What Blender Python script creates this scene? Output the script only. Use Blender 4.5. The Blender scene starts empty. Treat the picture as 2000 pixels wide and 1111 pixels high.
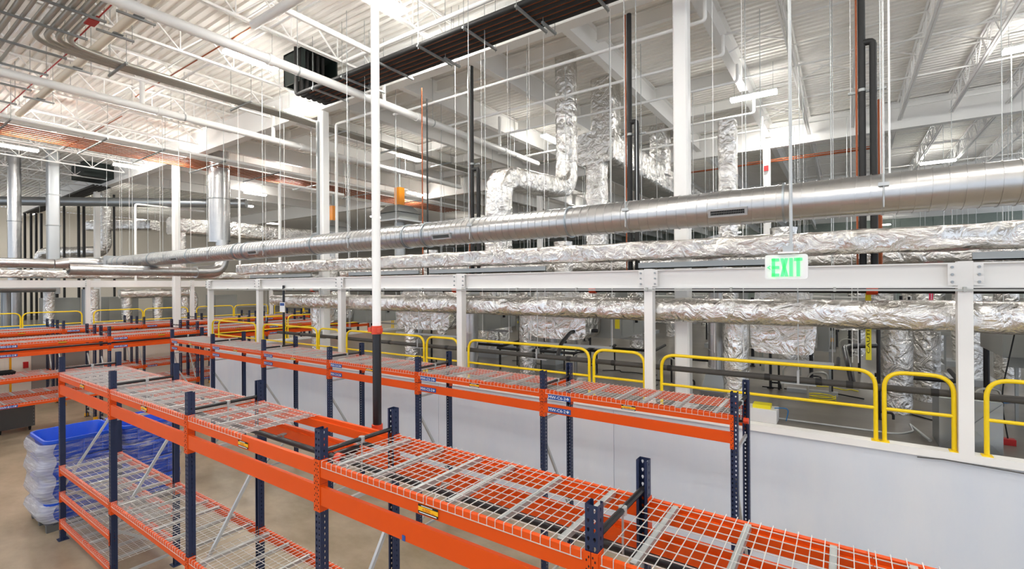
import bpy, math, random
from mathutils import Vector, Matrix
C = bpy.context.scene.collection
PI = math.pi
sin, cos = math.sin, math.cos

# ---------------------------------------------------------------- camera, world, exposure
cam = bpy.data.cameras.new('camera')
cam.sensor_fit = 'HORIZONTAL'; cam.sensor_width = 36.0
cam.lens = 939.3 / 2000 * 36
cam.clip_start = 0.05; cam.clip_end = 200
camo = bpy.data.objects.new('camera', cam); C.objects.link(camo)
_s, _c = sin(.6036), cos(.6036)
_R = Matrix(((_c, _s, 0), (-_s, _c, 0), (0, 0, 1)))
_a, _b = sin(.0013), cos(.0013); _R = Matrix(((1, 0, 0), (0, _b, _a), (0, -_a, _b))) @ _R
_a, _b = sin(-.0064), cos(-.0064); _R = Matrix(((_b, 0, _a), (0, 1, 0), (-_a, 0, _b))) @ _R
_r, _f, _u = _R[0], _R[1], _R[2]
camo.matrix_world = Matrix(((_r[0], _u[0], -_f[0], 0), (_r[1], _u[1], -_f[1], 0), (_r[2], _u[2], -_f[2], 4.365), (0, 0, 0, 1)))
sc = bpy.context.scene
sc.camera = camo
sc.view_settings.view_transform = 'Standard'
sc.view_settings.look = 'None'
sc.view_settings.gamma = 1
sc.view_settings.use_curve_mapping = False
sc.view_settings.exposure = 0.4
LAMP = 84.0
sc.cycles.max_bounces = 14; sc.cycles.diffuse_bounces = 8; sc.cycles.glossy_bounces = 6
W = bpy.data.worlds.new('world'); sc.world = W; W.use_nodes = True
W.node_tree.nodes['Background'].inputs[0].default_value = (.86, .94, 1.07, 1)
W.node_tree.nodes['Background'].inputs[1].default_value = 0.95

# ---------------------------------------------------------------- materials
def lin(h):
    c = [int(h[i:i + 2], 16) / 255 for i in (0, 2, 4)]
    return tuple(v / 12.92 if v < .04045 else ((v + .055) / 1.055) ** 2.4 for v in c) + (1,)
def mat(name, col, rough=.5, metal=0, bump=None, var=None, emit=None, spec=None):
    m = bpy.data.materials.new(name); m.use_nodes = True
    nt = m.node_tree; b = nt.nodes['Principled BSDF']
    c = lin(col) if isinstance(col, str) else tuple(col) + (1,)
    b.inputs['Base Color'].default_value = c
    b.inputs['Roughness'].default_value = rough
    b.inputs['Metallic'].default_value = metal
    if spec is not None: b.inputs['Specular IOR Level'].default_value = spec
    if emit:
        b.inputs['Emission Color'].default_value = c; b.inputs['Emission Strength'].default_value = emit
    tc = nt.nodes.new('ShaderNodeTexCoord')
    if var:                                   # (scale, amount, stretch, second colour)
        mp = nt.nodes.new('ShaderNodeMapping'); mp.inputs['Scale'].default_value = var[2]
        nt.links.new(tc.outputs['Object'], mp.inputs[0])
        n = nt.nodes.new('ShaderNodeTexNoise'); n.inputs['Scale'].default_value = var[0]; n.inputs['Detail'].default_value = 9; n.inputs['Roughness'].default_value = .68
        nt.links.new(mp.outputs[0], n.inputs['Vector'])
        r = nt.nodes.new('ShaderNodeValToRGB'); r.color_ramp.elements[0].position = .5 - var[1]; r.color_ramp.elements[1].position = .5 + var[1]
        r.color_ramp.elements[0].color = c; r.color_ramp.elements[1].color = lin(var[3])
        nt.links.new(n.outputs[0], r.inputs[0]); nt.links.new(r.outputs[0], b.inputs['Base Color'])
    if bump:                                  # (scale, strength, distance, stretch)
        mp = nt.nodes.new('ShaderNodeMapping'); mp.inputs['Scale'].default_value = bump[3]
        nt.links.new(tc.outputs['Object'], mp.inputs[0])
        n = nt.nodes.new('ShaderNodeTexNoise'); n.inputs['Scale'].default_value = bump[0]; n.inputs['Detail'].default_value = 6; n.inputs['Distortion'].default_value = 1.1
        nt.links.new(mp.outputs[0], n.inputs['Vector'])
        bp = nt.nodes.new('ShaderNodeBump'); bp.inputs['Strength'].default_value = bump[1]; bp.inputs['Distance'].default_value = bump[2]
        nt.links.new(n.outputs[0], bp.inputs['Height']); nt.links.new(bp.outputs[0], b.inputs['Normal'])
    return m
I3 = (1, 1, 1)
M = dict(
    concrete=mat('polished concrete', 'a5957f', .32, bump=(3, .05, .01, I3), var=(.8, .16, (1, 1.6, 1), '83765f')),
    concrete_up=mat('upper concrete floor', '79736a', .28, var=(.8, .2, (1, 2, 1), '5f5a51')),
    wallp=mat('white wall panel', 'cdd6e3', .38, var=(1.3, .3, (1, 1, .25), 'dfe2e6')),
    wallw=mat('white painted wall', 'e3ded3', .6),
    wallfar=mat('far wall paint', 'd9d2c4', .7),
    wallpre=mat('precast wall', '98a096', .7, var=(.6, .3, I3, '7e8a82')),
    deck=mat('white painted roof deck', 'f4f1ec', .6),
    white=mat('white painted steel', 'efeeeb', .42),
    white2=mat('white pipe paint', 'f0efec', .35),
    cream=mat('cream pvc jacket', 'ddd3c0', .5),
    orange=mat('orange powder coat', 'd64d08', .4, spec=.3),
    navy=mat('navy powder coat', '172545', .42),
    dark=mat('dark slot', '0c0d10', .8),
    wire=mat('galvanised wire', 'd4d4d2', .38, .35),
    zinc=mat('zinc channel', 'b9bcbc', .42, .55),
    brace=mat('galvanised brace', 'bdc0c0', .42, .5),
    spiral=mat('galvanised spiral duct', 'cbcac8', .3, .95, bump=(1.6, .03, .02, I3), var=(2.5, .3, I3, 'b9babb')),
    spiralrib=mat('duct flange ring', 'a9b2b8', .38, .9),
    foil=mat('foil faced insulation', 'e9e7e3', .2, .94, bump=(4.6, 1.0, .085, (1, 1, 1))),
    foil2=mat('foil tape', 'e4e2dd', .3, 1.0, bump=(30, .4, .01, I3)),
    steel=mat('bare steel', '9ea2a3', .38, .85),
    strut=mat('strut channel', '9a9d9c', .45, .7),
    conduit=mat('electrical conduit', 'b5b3ab', .38, .7),
    copper=mat('copper', '9a5230', .5, .5),
    black=mat('black pipe insulation', '1b1a19', .62),
    blackp=mat('black steel pipe', '17161a', .3),
    grayin=mat('grey pipe insulation', '46433f', .7),
    yellow=mat('safety yellow', 'f2cf08', .35),
    guard=mat('yellow post guard', 'f0ad0c', .4),
    red=mat('red', 'b01818', .4),
    redor=mat('red orange coupling', 'cf3f1c', .4),
    blue=mat('blue plastic', '0d4bc4', .35, bump=(5, .25, .02, (1, 1, .4))),
    sign=mat('blue sign', '1f4c94', .5),
    letter=mat('white lettering', 'f4f4f4', .5),
    ltext=mat('red lettering', 'c8380f', .5),
    gray=mat('grey cabinet', '8f918d', .45),
    doorm=mat('grey door', '8e8883', .5),
    dkgray=mat('dark grey cabinet', '474645', .5),
    ltgray=mat('light grey sheet', 'b4b8ba', .38, .5),
    plastic=mat('white plastic', 'eeeeee', .35),
    green=mat('green lit letters', '4dff7a', .5, emit=.8),
    tube=mat('led tube', 'fffcf6', .5, emit=LAMP),
    bluepipe=mat('blue pipe', '2479b8', .35),
    orangebox=mat('orange sensor', 'd98512', .45),
    pink=mat('pink ribbon', 'e0345f', .6),
    caution=mat('caution yellow', 'ecdc1c', .5),
    wood=mat('pallet wood', '5b5a58', .8),
    dkgreen=mat('dark roof curb', '11201c', .6),
)
f = bpy.data.materials.new('stretch film'); f.use_nodes = True
_n = f.node_tree; _bs = _n.nodes['Principled BSDF']
_bs.inputs['Base Color'].default_value = (.86, .87, .9, 1); _bs.inputs['Roughness'].default_value = .18
_bs.inputs['Alpha'].default_value = .3
_tc = _n.nodes.new('ShaderNodeTexCoord'); _mp = _n.nodes.new('ShaderNodeMapping'); _mp.inputs['Scale'].default_value = (1, 1, 9)
_no = _n.nodes.new('ShaderNodeTexNoise'); _no.inputs['Scale'].default_value = 3.5; _no.inputs['Detail'].default_value = 5
_rr = _n.nodes.new('ShaderNodeMapRange'); _rr.inputs[1].default_value = .45; _rr.inputs[2].default_value = .75; _rr.inputs[3].default_value = .03; _rr.inputs[4].default_value = .5
_bp = _n.nodes.new('ShaderNodeBump'); _bp.inputs['Strength'].default_value = .6; _bp.inputs['Distance'].default_value = .03
_n.links.new(_tc.outputs['Object'], _mp.inputs[0]); _n.links.new(_mp.outputs[0], _no.inputs['Vector'])
_n.links.new(_no.outputs[0], _rr.inputs[0]); _n.links.new(_rr.outputs[0], _bs.inputs['Alpha'])
_n.links.new(_no.outputs[0], _bp.inputs['Height']); _n.links.new(_bp.outputs[0], _bs.inputs['Normal'])
M['film'] = f
f2 = f.copy(); f2.name = 'cloudy film'
for nd in f2.node_tree.nodes:
    if nd.type == 'MAP_RANGE': nd.inputs[3].default_value = .5; nd.inputs[4].default_value = .85
    if nd.type == 'BSDF_PRINCIPLED': nd.inputs['Base Color'].default_value = (.62, .62, .66, 1)
M['film2'] = f2

# ---------------------------------------------------------------- mesh helpers
WL = {}                                       # world base point of every thing
def V3(p): return Vector(p)
class MB:
    def __init__(s): s.v = []; s.f = []; s.m = []; s.mi = 0; s.sm = []; s.smooth = False
    def add(s, vs, fs):
        o = len(s.v); s.v += [tuple(v) for v in vs]
        for q in fs: s.f.append(tuple(i + o for i in q)); s.m.append(s.mi); s.sm.append(s.smooth)
        return s
    def box(s, x0, x1, y0, y1, z0, z1):
        vs = [(x, y, z) for z in (z0, z1) for y in (y0, y1) for x in (x0, x1)]
        return s.add(vs, [(0, 2, 3, 1), (4, 5, 7, 6), (0, 1, 5, 4), (2, 6, 7, 3), (0, 4, 6, 2), (1, 3, 7, 5)])
    def bar(s, p, q, w, h=None, up=(0, 0, 1)):
        p, q = V3(p), V3(q); h = w if h is None else h
        d = (q - p).normalized(); u = V3(up)
        if abs(d.dot(u)) > .98: u = V3((0, 1, 0))
        a = d.cross(u).normalized() * w / 2; b = a.cross(d).normalized() * h / 2
        vs = [e + i * a + j * b for e in (p, q) for i, j in ((-1, -1), (1, -1), (1, 1), (-1, 1))]
        return s.add(vs, [(3, 2, 1, 0), (4, 5, 6, 7), (0, 1, 5, 4), (1, 2, 6, 5), (2, 3, 7, 6), (3, 0, 4, 7)])
    def sweep(s, pts, sec, cap=True, scale=None, up=(0, 0, 1)):
        pts = [V3(p) for p in pts]; n = len(pts); k = len(sec(0))
        o = len(s.v); a = None
        for i, p in enumerate(pts):
            d = (pts[min(i + 1, n - 1)] - pts[max(i - 1, 0)]).normalized()
            if a is None:
                u = V3(up)
                if abs(d.dot(u)) > .98: u = V3((0, 1, 0))
                a = d.cross(u).normalized()
            else:
                a = (a - d * a.dot(d)).normalized()
            b = a.cross(d).normalized()
            t = 1.0
            if 0 < i < n - 1:
                e1 = (pts[i] - pts[i - 1]).normalized(); e2 = (pts[i + 1] - pts[i]).normalized()
                t = 1 / max(.6, math.sqrt(max(.01, (1 + e1.dot(e2)) / 2)))
            for x, y in sec(i): s.v.append(tuple(p + a * x + b * y))
        for i in range(n - 1):
            for j in range(k):
                j2 = (j + 1) % k
                s.f.append((o + i * k + j, o + i * k + j2, o + i * k + k + j2, o + i * k + k + j)); s.m.append(s.mi); s.sm.append(s.smooth)
        if cap:
            s.f.append(tuple(o + j for j in reversed(range(k)))); s.m.append(s.mi); s.sm.append(False)
            s.f.append(tuple(o + (n - 1) * k + j for j in range(k))); s.m.append(s.mi); s.sm.append(False)
        return s
    def tube(s, pts, r, seg=10, cap=True):
        old = s.smooth; s.smooth = seg > 5
        rr = r if isinstance(r, (list, tuple)) else None
        s.sweep(pts, lambda i: [((rr[i] if rr else r) * cos(2 * PI * j / seg), (rr[i] if rr else r) * sin(2 * PI * j / seg)) for j in range(seg)], cap)
        s.smooth = old
        return s
    def prism(s, prof, p, q, up=(0, 0, 1)):
        return s.sweep([p, q], lambda i: prof, True, up=up)
    def build(s, name, mats, parent=None, at=None, angle=38):
        if not isinstance(mats, (list, tuple)): mats = [mats]
        if parent is not None: base = WL[parent.name]
        elif at is not None: base = V3(at)
        else:
            xs = [v[0] for v in s.v]; ys = [v[1] for v in s.v]; zs = [v[2] for v in s.v]
            base = V3(((min(xs) + max(xs)) / 2, (min(ys) + max(ys)) / 2, min(zs)))
        me = bpy.data.meshes.new(name)
        me.from_pydata([tuple(V3(v) - base) for v in s.v], [], s.f)
        for m in mats: me.materials.append(M[m] if isinstance(m, str) else m)
        me.polygons.foreach_set('material_index', s.m)
        me.polygons.foreach_set('use_smooth', s.sm)
        if any(s.sm):
            me.set_sharp_from_angle(angle=math.radians(angle))
        me.update()
        ob = bpy.data.objects.new(name, me); C.objects.link(ob)
        if parent is not None: ob.parent = parent
        else: ob.location = base
        WL[ob.name] = base
        return ob
def tag(o, label, cat, group=None):
    o['label'] = label; o['category'] = cat
    if group: o['group'] = group
    return o
def thing(name, at, label=None, cat=None, group=None, rz=0):
    o = bpy.data.objects.new(name, None); C.objects.link(o); o.location = at; o.rotation_euler = (0, 0, rz)
    o.empty_display_size = .2
    WL[o.name] = V3(at)
    if label: tag(o, label, cat, group)
    return o
def struct(mb, name, m, **k):
    o = mb.build(name, m, **k); o['kind'] = 'structure'; return o
KIDS = {}
def copy_tree(o, loc=None, parent=None, label=None, rz=None):
    c = o.copy(); C.objects.link(c)
    if parent is not None: c.parent = parent
    if loc is not None: c.location = loc; WL[c.name] = V3(loc)
    else: WL[c.name] = WL.get(o.name, V3((0, 0, 0)))
    if rz is not None: c.rotation_euler = (0, 0, rz)
    if label: c['label'] = label
    for ch in list(o.children): copy_tree(ch, None, c)
    return c
ORD = 'first second third fourth fifth sixth seventh eighth ninth tenth eleventh twelfth thirteenth fourteenth fifteenth sixteenth seventeenth eighteenth nineteenth twentieth'.split()
ORD += ['twenty-' + w for w in ORD[:9]] + ['thirtieth'] + ['thirty-' + w for w in ORD[:9]]
def nth(i): return ORD[i]
def fillet(pts, rad, n=6):
    pts = [V3(p) for p in pts]; out = [pts[0]]
    for i in range(1, len(pts) - 1):
        p = pts[i]; a = (pts[i - 1] - p); b = (pts[i + 1] - p)
        r = min(rad, a.length * .49, b.length * .49)
        p0 = p + a.normalized() * r; p1 = p + b.normalized() * r
        for k in range(n + 1):
            t = k / n
            out.append((1 - t) ** 2 * p0 + 2 * t * (1 - t) * p + t * t * p1)
    return out + [pts[-1]]
def resample(pts, step):
    pts = [V3(p) for p in pts]; out = [pts[0]]; carry = 0
    for a, b in zip(pts, pts[1:]):
        L = (b - a).length
        if L < 1e-6: continue
        n = max(1, round(L / step))
        for k in range(1, n + 1): out.append(a + (b - a) * k / n)
    return out
def pipe(name, pts, r, m, label=None, cat='pipe', group=None, parent=None, fr=None, seg=10):
    mb = MB().tube(fillet(pts, fr, 7) if fr else pts, r, seg)
    o = mb.build(name, m, parent)
    if parent is None and label: tag(o, label, cat, group)
    return o
def foil_sweep(mb, pts, w, h, rnd=.5, seed=0, step=.07, amp=.02, seg=28):
    """puffy wrapped duct: superellipse section, bulges between taped seams, crinkles."""
    R = random.Random(seed); pts = resample(pts, step); n = len(pts)
    ex = 2.0 if rnd >= 1 else 2.0 + 5 * (1 - rnd)
    base = []
    for j in range(seg):
        t = 2 * PI * j / seg; c_, s_ = cos(t), sin(t)
        base.append((w / 2 * math.copysign(abs(c_) ** (2 / ex), c_), h / 2 * math.copysign(abs(s_) ** (2 / ex), s_)))
    seam = R.uniform(.9, 1.3); off = R.uniform(0, seam); ph = [R.uniform(0, 6.28) for _ in range(8)]
    wr = [[R.gauss(0, 1) for _ in range(seg)] for _ in range(n)]
    def sec(i):
        d = i * step; u = ((d + off) % seam) / seam
        bulge = 1 + amp * 1.3 * (1 - (2 * u - 1) ** 6) - amp * 1.1
        out = []
        for j, (x, y) in enumerate(base):
            t = 2 * PI * j / seg
            fo = abs(sin(d * 5.5 + ph[5] + 1.8 * sin(2 * t + ph[6]) + .9 * sin(d * 2.1 + 3 * t))) ** .6
            k = bulge - amp * .75 * (1 - fo) ** 2 * 2 + amp * .9 * sin(3 * t + d * 1.7 + ph[0]) * sin(d * 2.3 + ph[1]) + amp * .6 * sin(5 * t - d * 4.1 + ph[2]) + amp * .35 * wr[i][j] + amp * .4 * sin(d * 9 + ph[3] + 2 * sin(t * 2 + ph[4]))
            out.append((x * k, y * k))
        return out
    old = mb.smooth; mb.smooth = True
    mb.sweep(pts, sec, True); mb.smooth = old
    return mb
_TX = {}
def text_mesh(s):
    if s not in _TX:
        cu = bpy.data.curves.new('lettering', 'FONT'); cu.body = s; cu.resolution_u = 2
        ob = bpy.data.objects.new('lettering', cu); C.objects.link(ob)
        bpy.context.view_layer.update()
        me = bpy.data.meshes.new_from_object(ob.evaluated_get(bpy.context.evaluated_depsgraph_get()))
        vs = [(v.co.x, v.co.y) for v in me.vertices]; fs = [tuple(p.vertices) for p in me.polygons]
        bpy.data.objects.remove(ob); bpy.data.curves.remove(cu); bpy.data.meshes.remove(me)
        _TX[s] = (vs, fs)
    return _TX[s]
def text(mb, s, org, ux, uz, w, h, mi):
    """letters of s fitted in a w x h box whose lower left corner is org; ux, uz unit axes."""
    vs, fs = text_mesh(s); old = mb.mi; mb.mi = mi
    x0 = min(v[0] for v in vs); x1 = max(v[0] for v in vs); y0 = min(v[1] for v in vs); y1 = max(v[1] for v in vs)
    o = V3(org); ux = V3(ux); uz = V3(uz)
    mb.add([o + ux * ((x - x0) / (x1 - x0) * w) + uz * ((y - y0) / (y1 - y0) * h) for x, y in vs], fs)
    mb.mi = old

# ---------------------------------------------------------------- room shell
ZU, ZD = 2.2, 10.6                              # upper floor, roof deck
XE, YS, YN, XW = 15.0, -12.0, 60.0, -53.0
struct(MB().box(-27.2, XE, YS, 7.92, -.2, 0).box(-27.2, -18.44, 7.92, 24, -.2, 0), 'floor', 'concrete')
struct(MB().box(-18.44, XE, 8.02, YN, 2.0, ZU).box(XW, -27.35, YS, YN, 2.0, ZU).box(-27.35, -18.44, 24.1, YN, 2.0, ZU), 'floor_upper', 'concrete_up')
mb = MB()
xs = [-18.44, -15.85, -11.65, -7.48, -3.32, 5.0, 9.2, XE]
for a, b in zip(xs, xs[1:]): mb.box(a + .006, b - .006, 7.92, 8.02, 0, 2.19)
mb.box(-18.44, XE, 7.935, 8.02, 0, 2.19)
struct(mb, 'wall_north', 'wallp')
struct(MB().box(-18.54, XE, 7.88, 8.06, 2.19, 2.285), 'trim_1', 'white')
struct(MB().box(-18.44, -18.34, 8.02, 24, 0, 2.19), 'wall_recess_east', 'wallw')
struct(MB().box(-18.5, -18.3, 8.06, 24, 2.19, 2.285), 'trim_2', 'white')
struct(MB().box(-27.35, -27.2, YS, 24, 0, 2.3), 'wall_west', 'wallw')
struct(MB().box(-27.4, -27.16, YS, 24, 2.3, 2.4), 'trim_3', 'white')
struct(MB().box(-27.35, -18.34, 24, 24.1, 0, 2.3), 'wall_recess_north', 'wallw')
struct(MB().box(XW - .3, XW, YS, YN, 2.0, ZD), 'wall_far_west', 'wallfar')
mb = MB(); x = XW
while x < XE: mb.box(x + .02, min(x + 2.38, XE), YN, YN + .3, 2.0, ZD); x += 2.4
mb.box(XW, XE, YN + .05, YN + .3, 2, ZD)
struct(mb, 'wall_far_north', 'wallpre')
# corrugated roof deck, flutes running along x
mb = MB(); p = .2; y = YS; prof = []
while y < YN:
    prof += [(y, ZD), (y + .09, ZD), (y + .115, ZD + .055), (y + .175, ZD + .055)]; y += p
prof.append((y, ZD))
vs = [(x, a, b) for x in (XW, XE) for a, b in prof]; n = len(prof)
mb.add(vs, [(i, i + 1, n + i + 1, n + i) for i in range(n - 1)])
mb.add([(XW, YS, ZD + .2), (XE, YS, ZD + .2), (XE, YN, ZD + .2), (XW, YN, ZD + .2)], [(0, 1, 2, 3)])
struct(mb, 'ceiling', 'deck')
# doors in the west wall
for i, (a, b) in enumerate(((5.06, 6.66), (-3.4, -1.8))):
    d = MB().box(-27.2, -27.15, a, (a + b) / 2 - .004, 0, 2.12).box(-27.2, -27.15, (a + b) / 2 + .004, b, 0, 2.12)
    d = struct(d, 'door_%d' % (i + 1), 'doorm')
    MB().box(-27.2, -27.14, a - .07, a, 0, 2.17).box(-27.2, -27.14, b, b + .07, 0, 2.17).box(-27.2, -27.14, a - .07, b + .07, 2.12, 2.19).build('door_frame', 'doorm', d)
    MB().bar((-27.13, (a + b) / 2 - .08, 1.0), (-27.13, (a + b) / 2 - .08, 1.15), .03).build('door_handle', 'steel', d)

# ---------------------------------------------------------------- structural steel
CX = [-2.33, -12.85, -23.25, -33.3]
def wbeam_prof(bw, h, tf=.02, tw=.014):
    return [(-bw / 2, 0), (bw / 2, 0), (bw / 2, tf), (tw / 2, tf), (tw / 2, h - tf), (bw / 2, h - tf), (bw / 2, h), (-bw / 2, h), (-bw / 2, h - tf), (-tw / 2, h - tf), (-tw / 2, tf), (-bw / 2, tf)]
def column(x, y, z0, z1, w, label):
    t = thing('steel_column', (x, y, z0), label, 'column', 'square steel building columns')
    b = w / 2; r = .03
    MB().prism([(-b + r, -b), (b - r, -b), (b, -b + r), (b, b - r), (b - r, b), (-b + r, b), (-b, b - r), (-b, -b + r)], (x, y, z0 + .02), (x, y, z1)).build('shaft', 'white', t)
    MB().box(x - b - .08, x + b + .08, y - b - .08, y + b + .08, z0, z0 + .02).build('base_plate', 'white', t)
    return t
column(CX[0], 8.7, ZU, 9.6, .25, 'square white column right of centre, foil ducts passing in front of it')
c = column(CX[1], 8.7, ZU, 9.6, .25, 'square white column under the end of the black pipe run')
MB().box(CX[1] - .05, CX[1] - .01, 8.5, 8.575, 4.9, 9.3).box(CX[1] - .12, CX[1] - .1, 8.53, 8.575, 4.9, 9.3).build('conduit', 'steel', c)
column(CX[2], 8.7, 0, 9.6, .25, 'square white column standing among the orange racks on the left')
column(CX[3], 8.7, ZU, 9.6, .25, 'distant square white column beside a foil duct on the left')
c = column(-2.45, 21.2, ZU, 9.6, .25, 'thin distant white column carrying a small red box, behind the exit sign rod')
MB().box(-2.53, -2.37, 21.0, 21.08, 8.75, 8.95).build('alarm_box', 'red', c)
column(-12.85, 21.2, ZU, 9.6, .25, 'distant white column seen behind the foil elbow at centre')
for i, y in enumerate((8.7, 21.2, 33.7, 46.2)):
    g = MB().prism(wbeam_prof(.3, .95, .03, .02), (XW, y, 9.62), (XE, y, 9.62)).build('roof_girder', 'white')
    tag(g, ['deep white roof girder beside the black pipe run', 'deep white roof girder on the thin distant column', 'white roof girder far beyond the exit sign', 'farthest white roof girder near the back of the hall'][i], 'beam', 'roof girders')
def joist_proto(name, L, zb, zt, label, group):
    t = thing(name, (0, 0, zb), label, 'joist', group)
    b = MB().bar((-.032, 0, zb + .025), (-.032, L, zb + .025), .042, .05).bar((.032, 0, zb + .025), (.032, L, zb + .025), .042, .05)
    b.build('bottom_chord', 'white', t)
    MB().bar((-.032, -.15, zt - .025), (-.032, L + .15, zt - .025), .042, .05).bar((.032, -.15, zt - .025), (.032, L + .15, zt - .025), .042, .05).build('top_chord', 'white', t)
    w = MB(); n = max(2, round(L / 1.25)); s = L / n
    for k in range(n):
        y = k * s
        w.bar((0, y, zb + .05 if k else zt - .06), (0, y + s / 2, zt - .05), .03) if k else w.bar((0, 0, zt - .06), (0, s / 2, zb + .04), .03)
        w.bar((0, y + s / 2, zt - .05), (0, y + s, zb + .04), .03) if k else w.bar((0, s / 2, zb + .04), (0, s, zt - .05), .03)
        if k: w.bar((0, y, zb + .04), (0, y, zt - .05), .022)
    w.build('web', 'white', t)
    return t
zb, zt = 9.88, 10.58
J = joist_proto('roof_joist', 14.4, zb, zt, '', 'open web joists above the racks')
xs = [CX[0] - 2.62 * k for k in range(-1, 14)]
for i, x in enumerate(xs):
    lb = 'white open-web roof joist above the racks, %s from the right' % nth(i)
    o = J if i == 0 else copy_tree(J)
    o.location = (x, -5.9, zb); o['label'] = lb; WL[o.name] = V3((x, -5.9, zb))
J2 = joist_proto('roof_joist', 12.1, zb, zt, '', 'open web joists over the service area')
i = 0
for k in range(1, 10):
    o = J2 if i == 0 else copy_tree(J2)
    o.location = (CX[0] + 1.31 * k, 8.9, zb); o['label'] = 'white open-web roof joist over the foil ducts, %s right of the column' % nth(i); i += 1
for k in range(1, 14):
    o = copy_tree(J2); o.location = (CX[0] + 1.31 * k, 21.4, zb); o['label'] = 'distant white roof joist past the second girder, %s beyond the thin column' % nth(k - 1)
for k in range(1, 18):
    o = copy_tree(J2); o.location = (CX[0] + 1.31 * k, 33.9, zb); o['label'] = 'far roof joist near the back wall, %s beyond the line of the columns' % nth(k - 1)
B = None
for r, y0 in enumerate((8.86, 21.36, 33.86, 46.36)):
    for k in range(0, 9 if r else 12):
        x = CX[0] - 2.62 * k if k else CX[0]
        lb = 'solid white roof beam beyond the %s girder, %s from the right column' % (('black pipe', 'second', 'third', 'farthest')[r], nth(k))
        if B is None:
            B = MB().prism(wbeam_prof(.2, .66), (x, y0, 9.9), (x, y0 + 12.18, 9.9)).build('roof_beam', 'white', at=(x, y0, 9.9)); tag(B, lb, 'beam', 'solid roof beams'); o = B
        else:
            o = B.copy(); C.objects.link(o); o.location = (x, y0, 9.9); o['label'] = lb
P = None; n = 0
for y in (10.7, 15.1, 17.4, 19.4):
    for k in range(0, 6):
        x = CX[0] - 2.62 * k; lb = 'white cross purlin between roof beams, %s row back, %s from the right' % (nth((10.7, 15.1, 17.4, 19.4).index(y)), nth(k))
        if P is None:
            P = MB().prism(wbeam_prof(.14, .34, .014, .01), (x - .1, y, 10.2), (x - 2.52, y, 10.2)).build('roof_purlin', 'white', at=(x, y, 10.2)); tag(P, lb, 'beam', 'cross purlins'); o = P
        else: o = P.copy(); C.objects.link(o); o.location = (x, y, 10.2); o['label'] = lb
# bridging between joists
def bridging(y, x0, x1, lb):
    mb = MB().bar((x0, y, zb + .06), (x1, y, zb + .06), .035).bar((x0, y + .02, zt - .08), (x1, y + .02, zt - .08), .03)
    tag(mb.build('joist_bridging', 'white'), lb, 'bridging', 'bridging bars across the joists')
for i, y in enumerate((-1.5, 2.3, 5.6)): bridging(y, -36, .4, 'thin white bridging across joists above the racks, %s line towards the girder' % nth(i))
for i, y in enumerate((11.6, 14.3, 16.9, 19.6)): bridging(y, CX[0], 9, 'thin white bridging across joists over the foil ducts, %s line back' % nth(i))
for i, y in enumerate((25.5, 29.6)): bridging(y, CX[0], 14, 'distant white bridging bars beyond the second girder, %s line' % nth(i))
for i, (k, y) in enumerate(((1, 15.4), (2, 15.4), (3, 15.4), (4, 15.4), (0, 12.6), (0, 18.6))):
    x0 = CX[0] + 1.31 * k
    mb = MB().bar((x0, y, zb + .05), (x0 + 1.31, y + .1, zt - .06), .03).bar((x0, y + .1, zt - .06), (x0 + 1.31, y, zb + .05), .03)
    tag(mb.build('cross_brace', 'white'), 'white X bracing between joists over the foil ducts, %s set' % nth(i), 'brace', 'joist X bracing')

# mezzanine frame: posts, bolted beams and guard rails
def mezz_post(x, y, z0, z1, label, w=.14):
    t = thing('mezzanine_post', (x, y, z0), label, 'post', 'white posts on the wall')
    MB().prism(wbeam_prof(w, .15, .014, .01), (x, y - .075, z0), (x, y - .075, z1), up=(0, 1, 0)).build('shaft', 'white', t) if False else MB().box(x - w / 2, x + w / 2, y - .075, y + .075, z0, z1).build('shaft', 'white', t)
    for s in (-1, 1):
        MB().box(x + s * (w / 2 + .045) - .045, x + s * (w / 2 + .045) + .045, y - .082, y - .072, z1 - .29, z1 - .03).build('clip_plate', 'white', t)
        for k in range(3):
            zz = z1 - .07 - .09 * k
            MB().tube([(x + s * (w / 2 + .05), y - .083, zz), (x + s * (w / 2 + .05), y - .105, zz)], .016, 6).build('bolt', 'steel', t)
    return t
PX = [9.4, 5.3, 1.21, -2.68, -6.82, -10.98, -15.13, -18.44]
for i, x in enumerate(PX):
    if x > 4: lb = 'white mezzanine post out past the right end of the racks, %s' % ('nearer' if x < 6 else 'farther')
    else: lb = ['white mezzanine post on the wall at the right, beside the big foil duct', 'white mezzanine post just left of the big square column', 'white mezzanine post nearest to the right of the tall white riser', 'white mezzanine post nearest to the left of the tall white riser', 'white mezzanine post next to the corner post, notice hung beside it', 'white corner post at the left end of the white wall'][i - 2]
    mezz_post(x, 7.955, 2.285, 4.62, lb)
for i, (a, b) in enumerate(zip(PX, PX[1:])):
    g = MB().prism(wbeam_prof(.15, .31, .016, .011), (a - .07, 7.955, 4.295), (b + .07, 7.955, 4.295)).build('mezzanine_beam', 'white')
    tag(g, 'white bolted beam between posts, %s span counted from the right' % nth(i), 'beam', 'white mezzanine beams')
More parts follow.
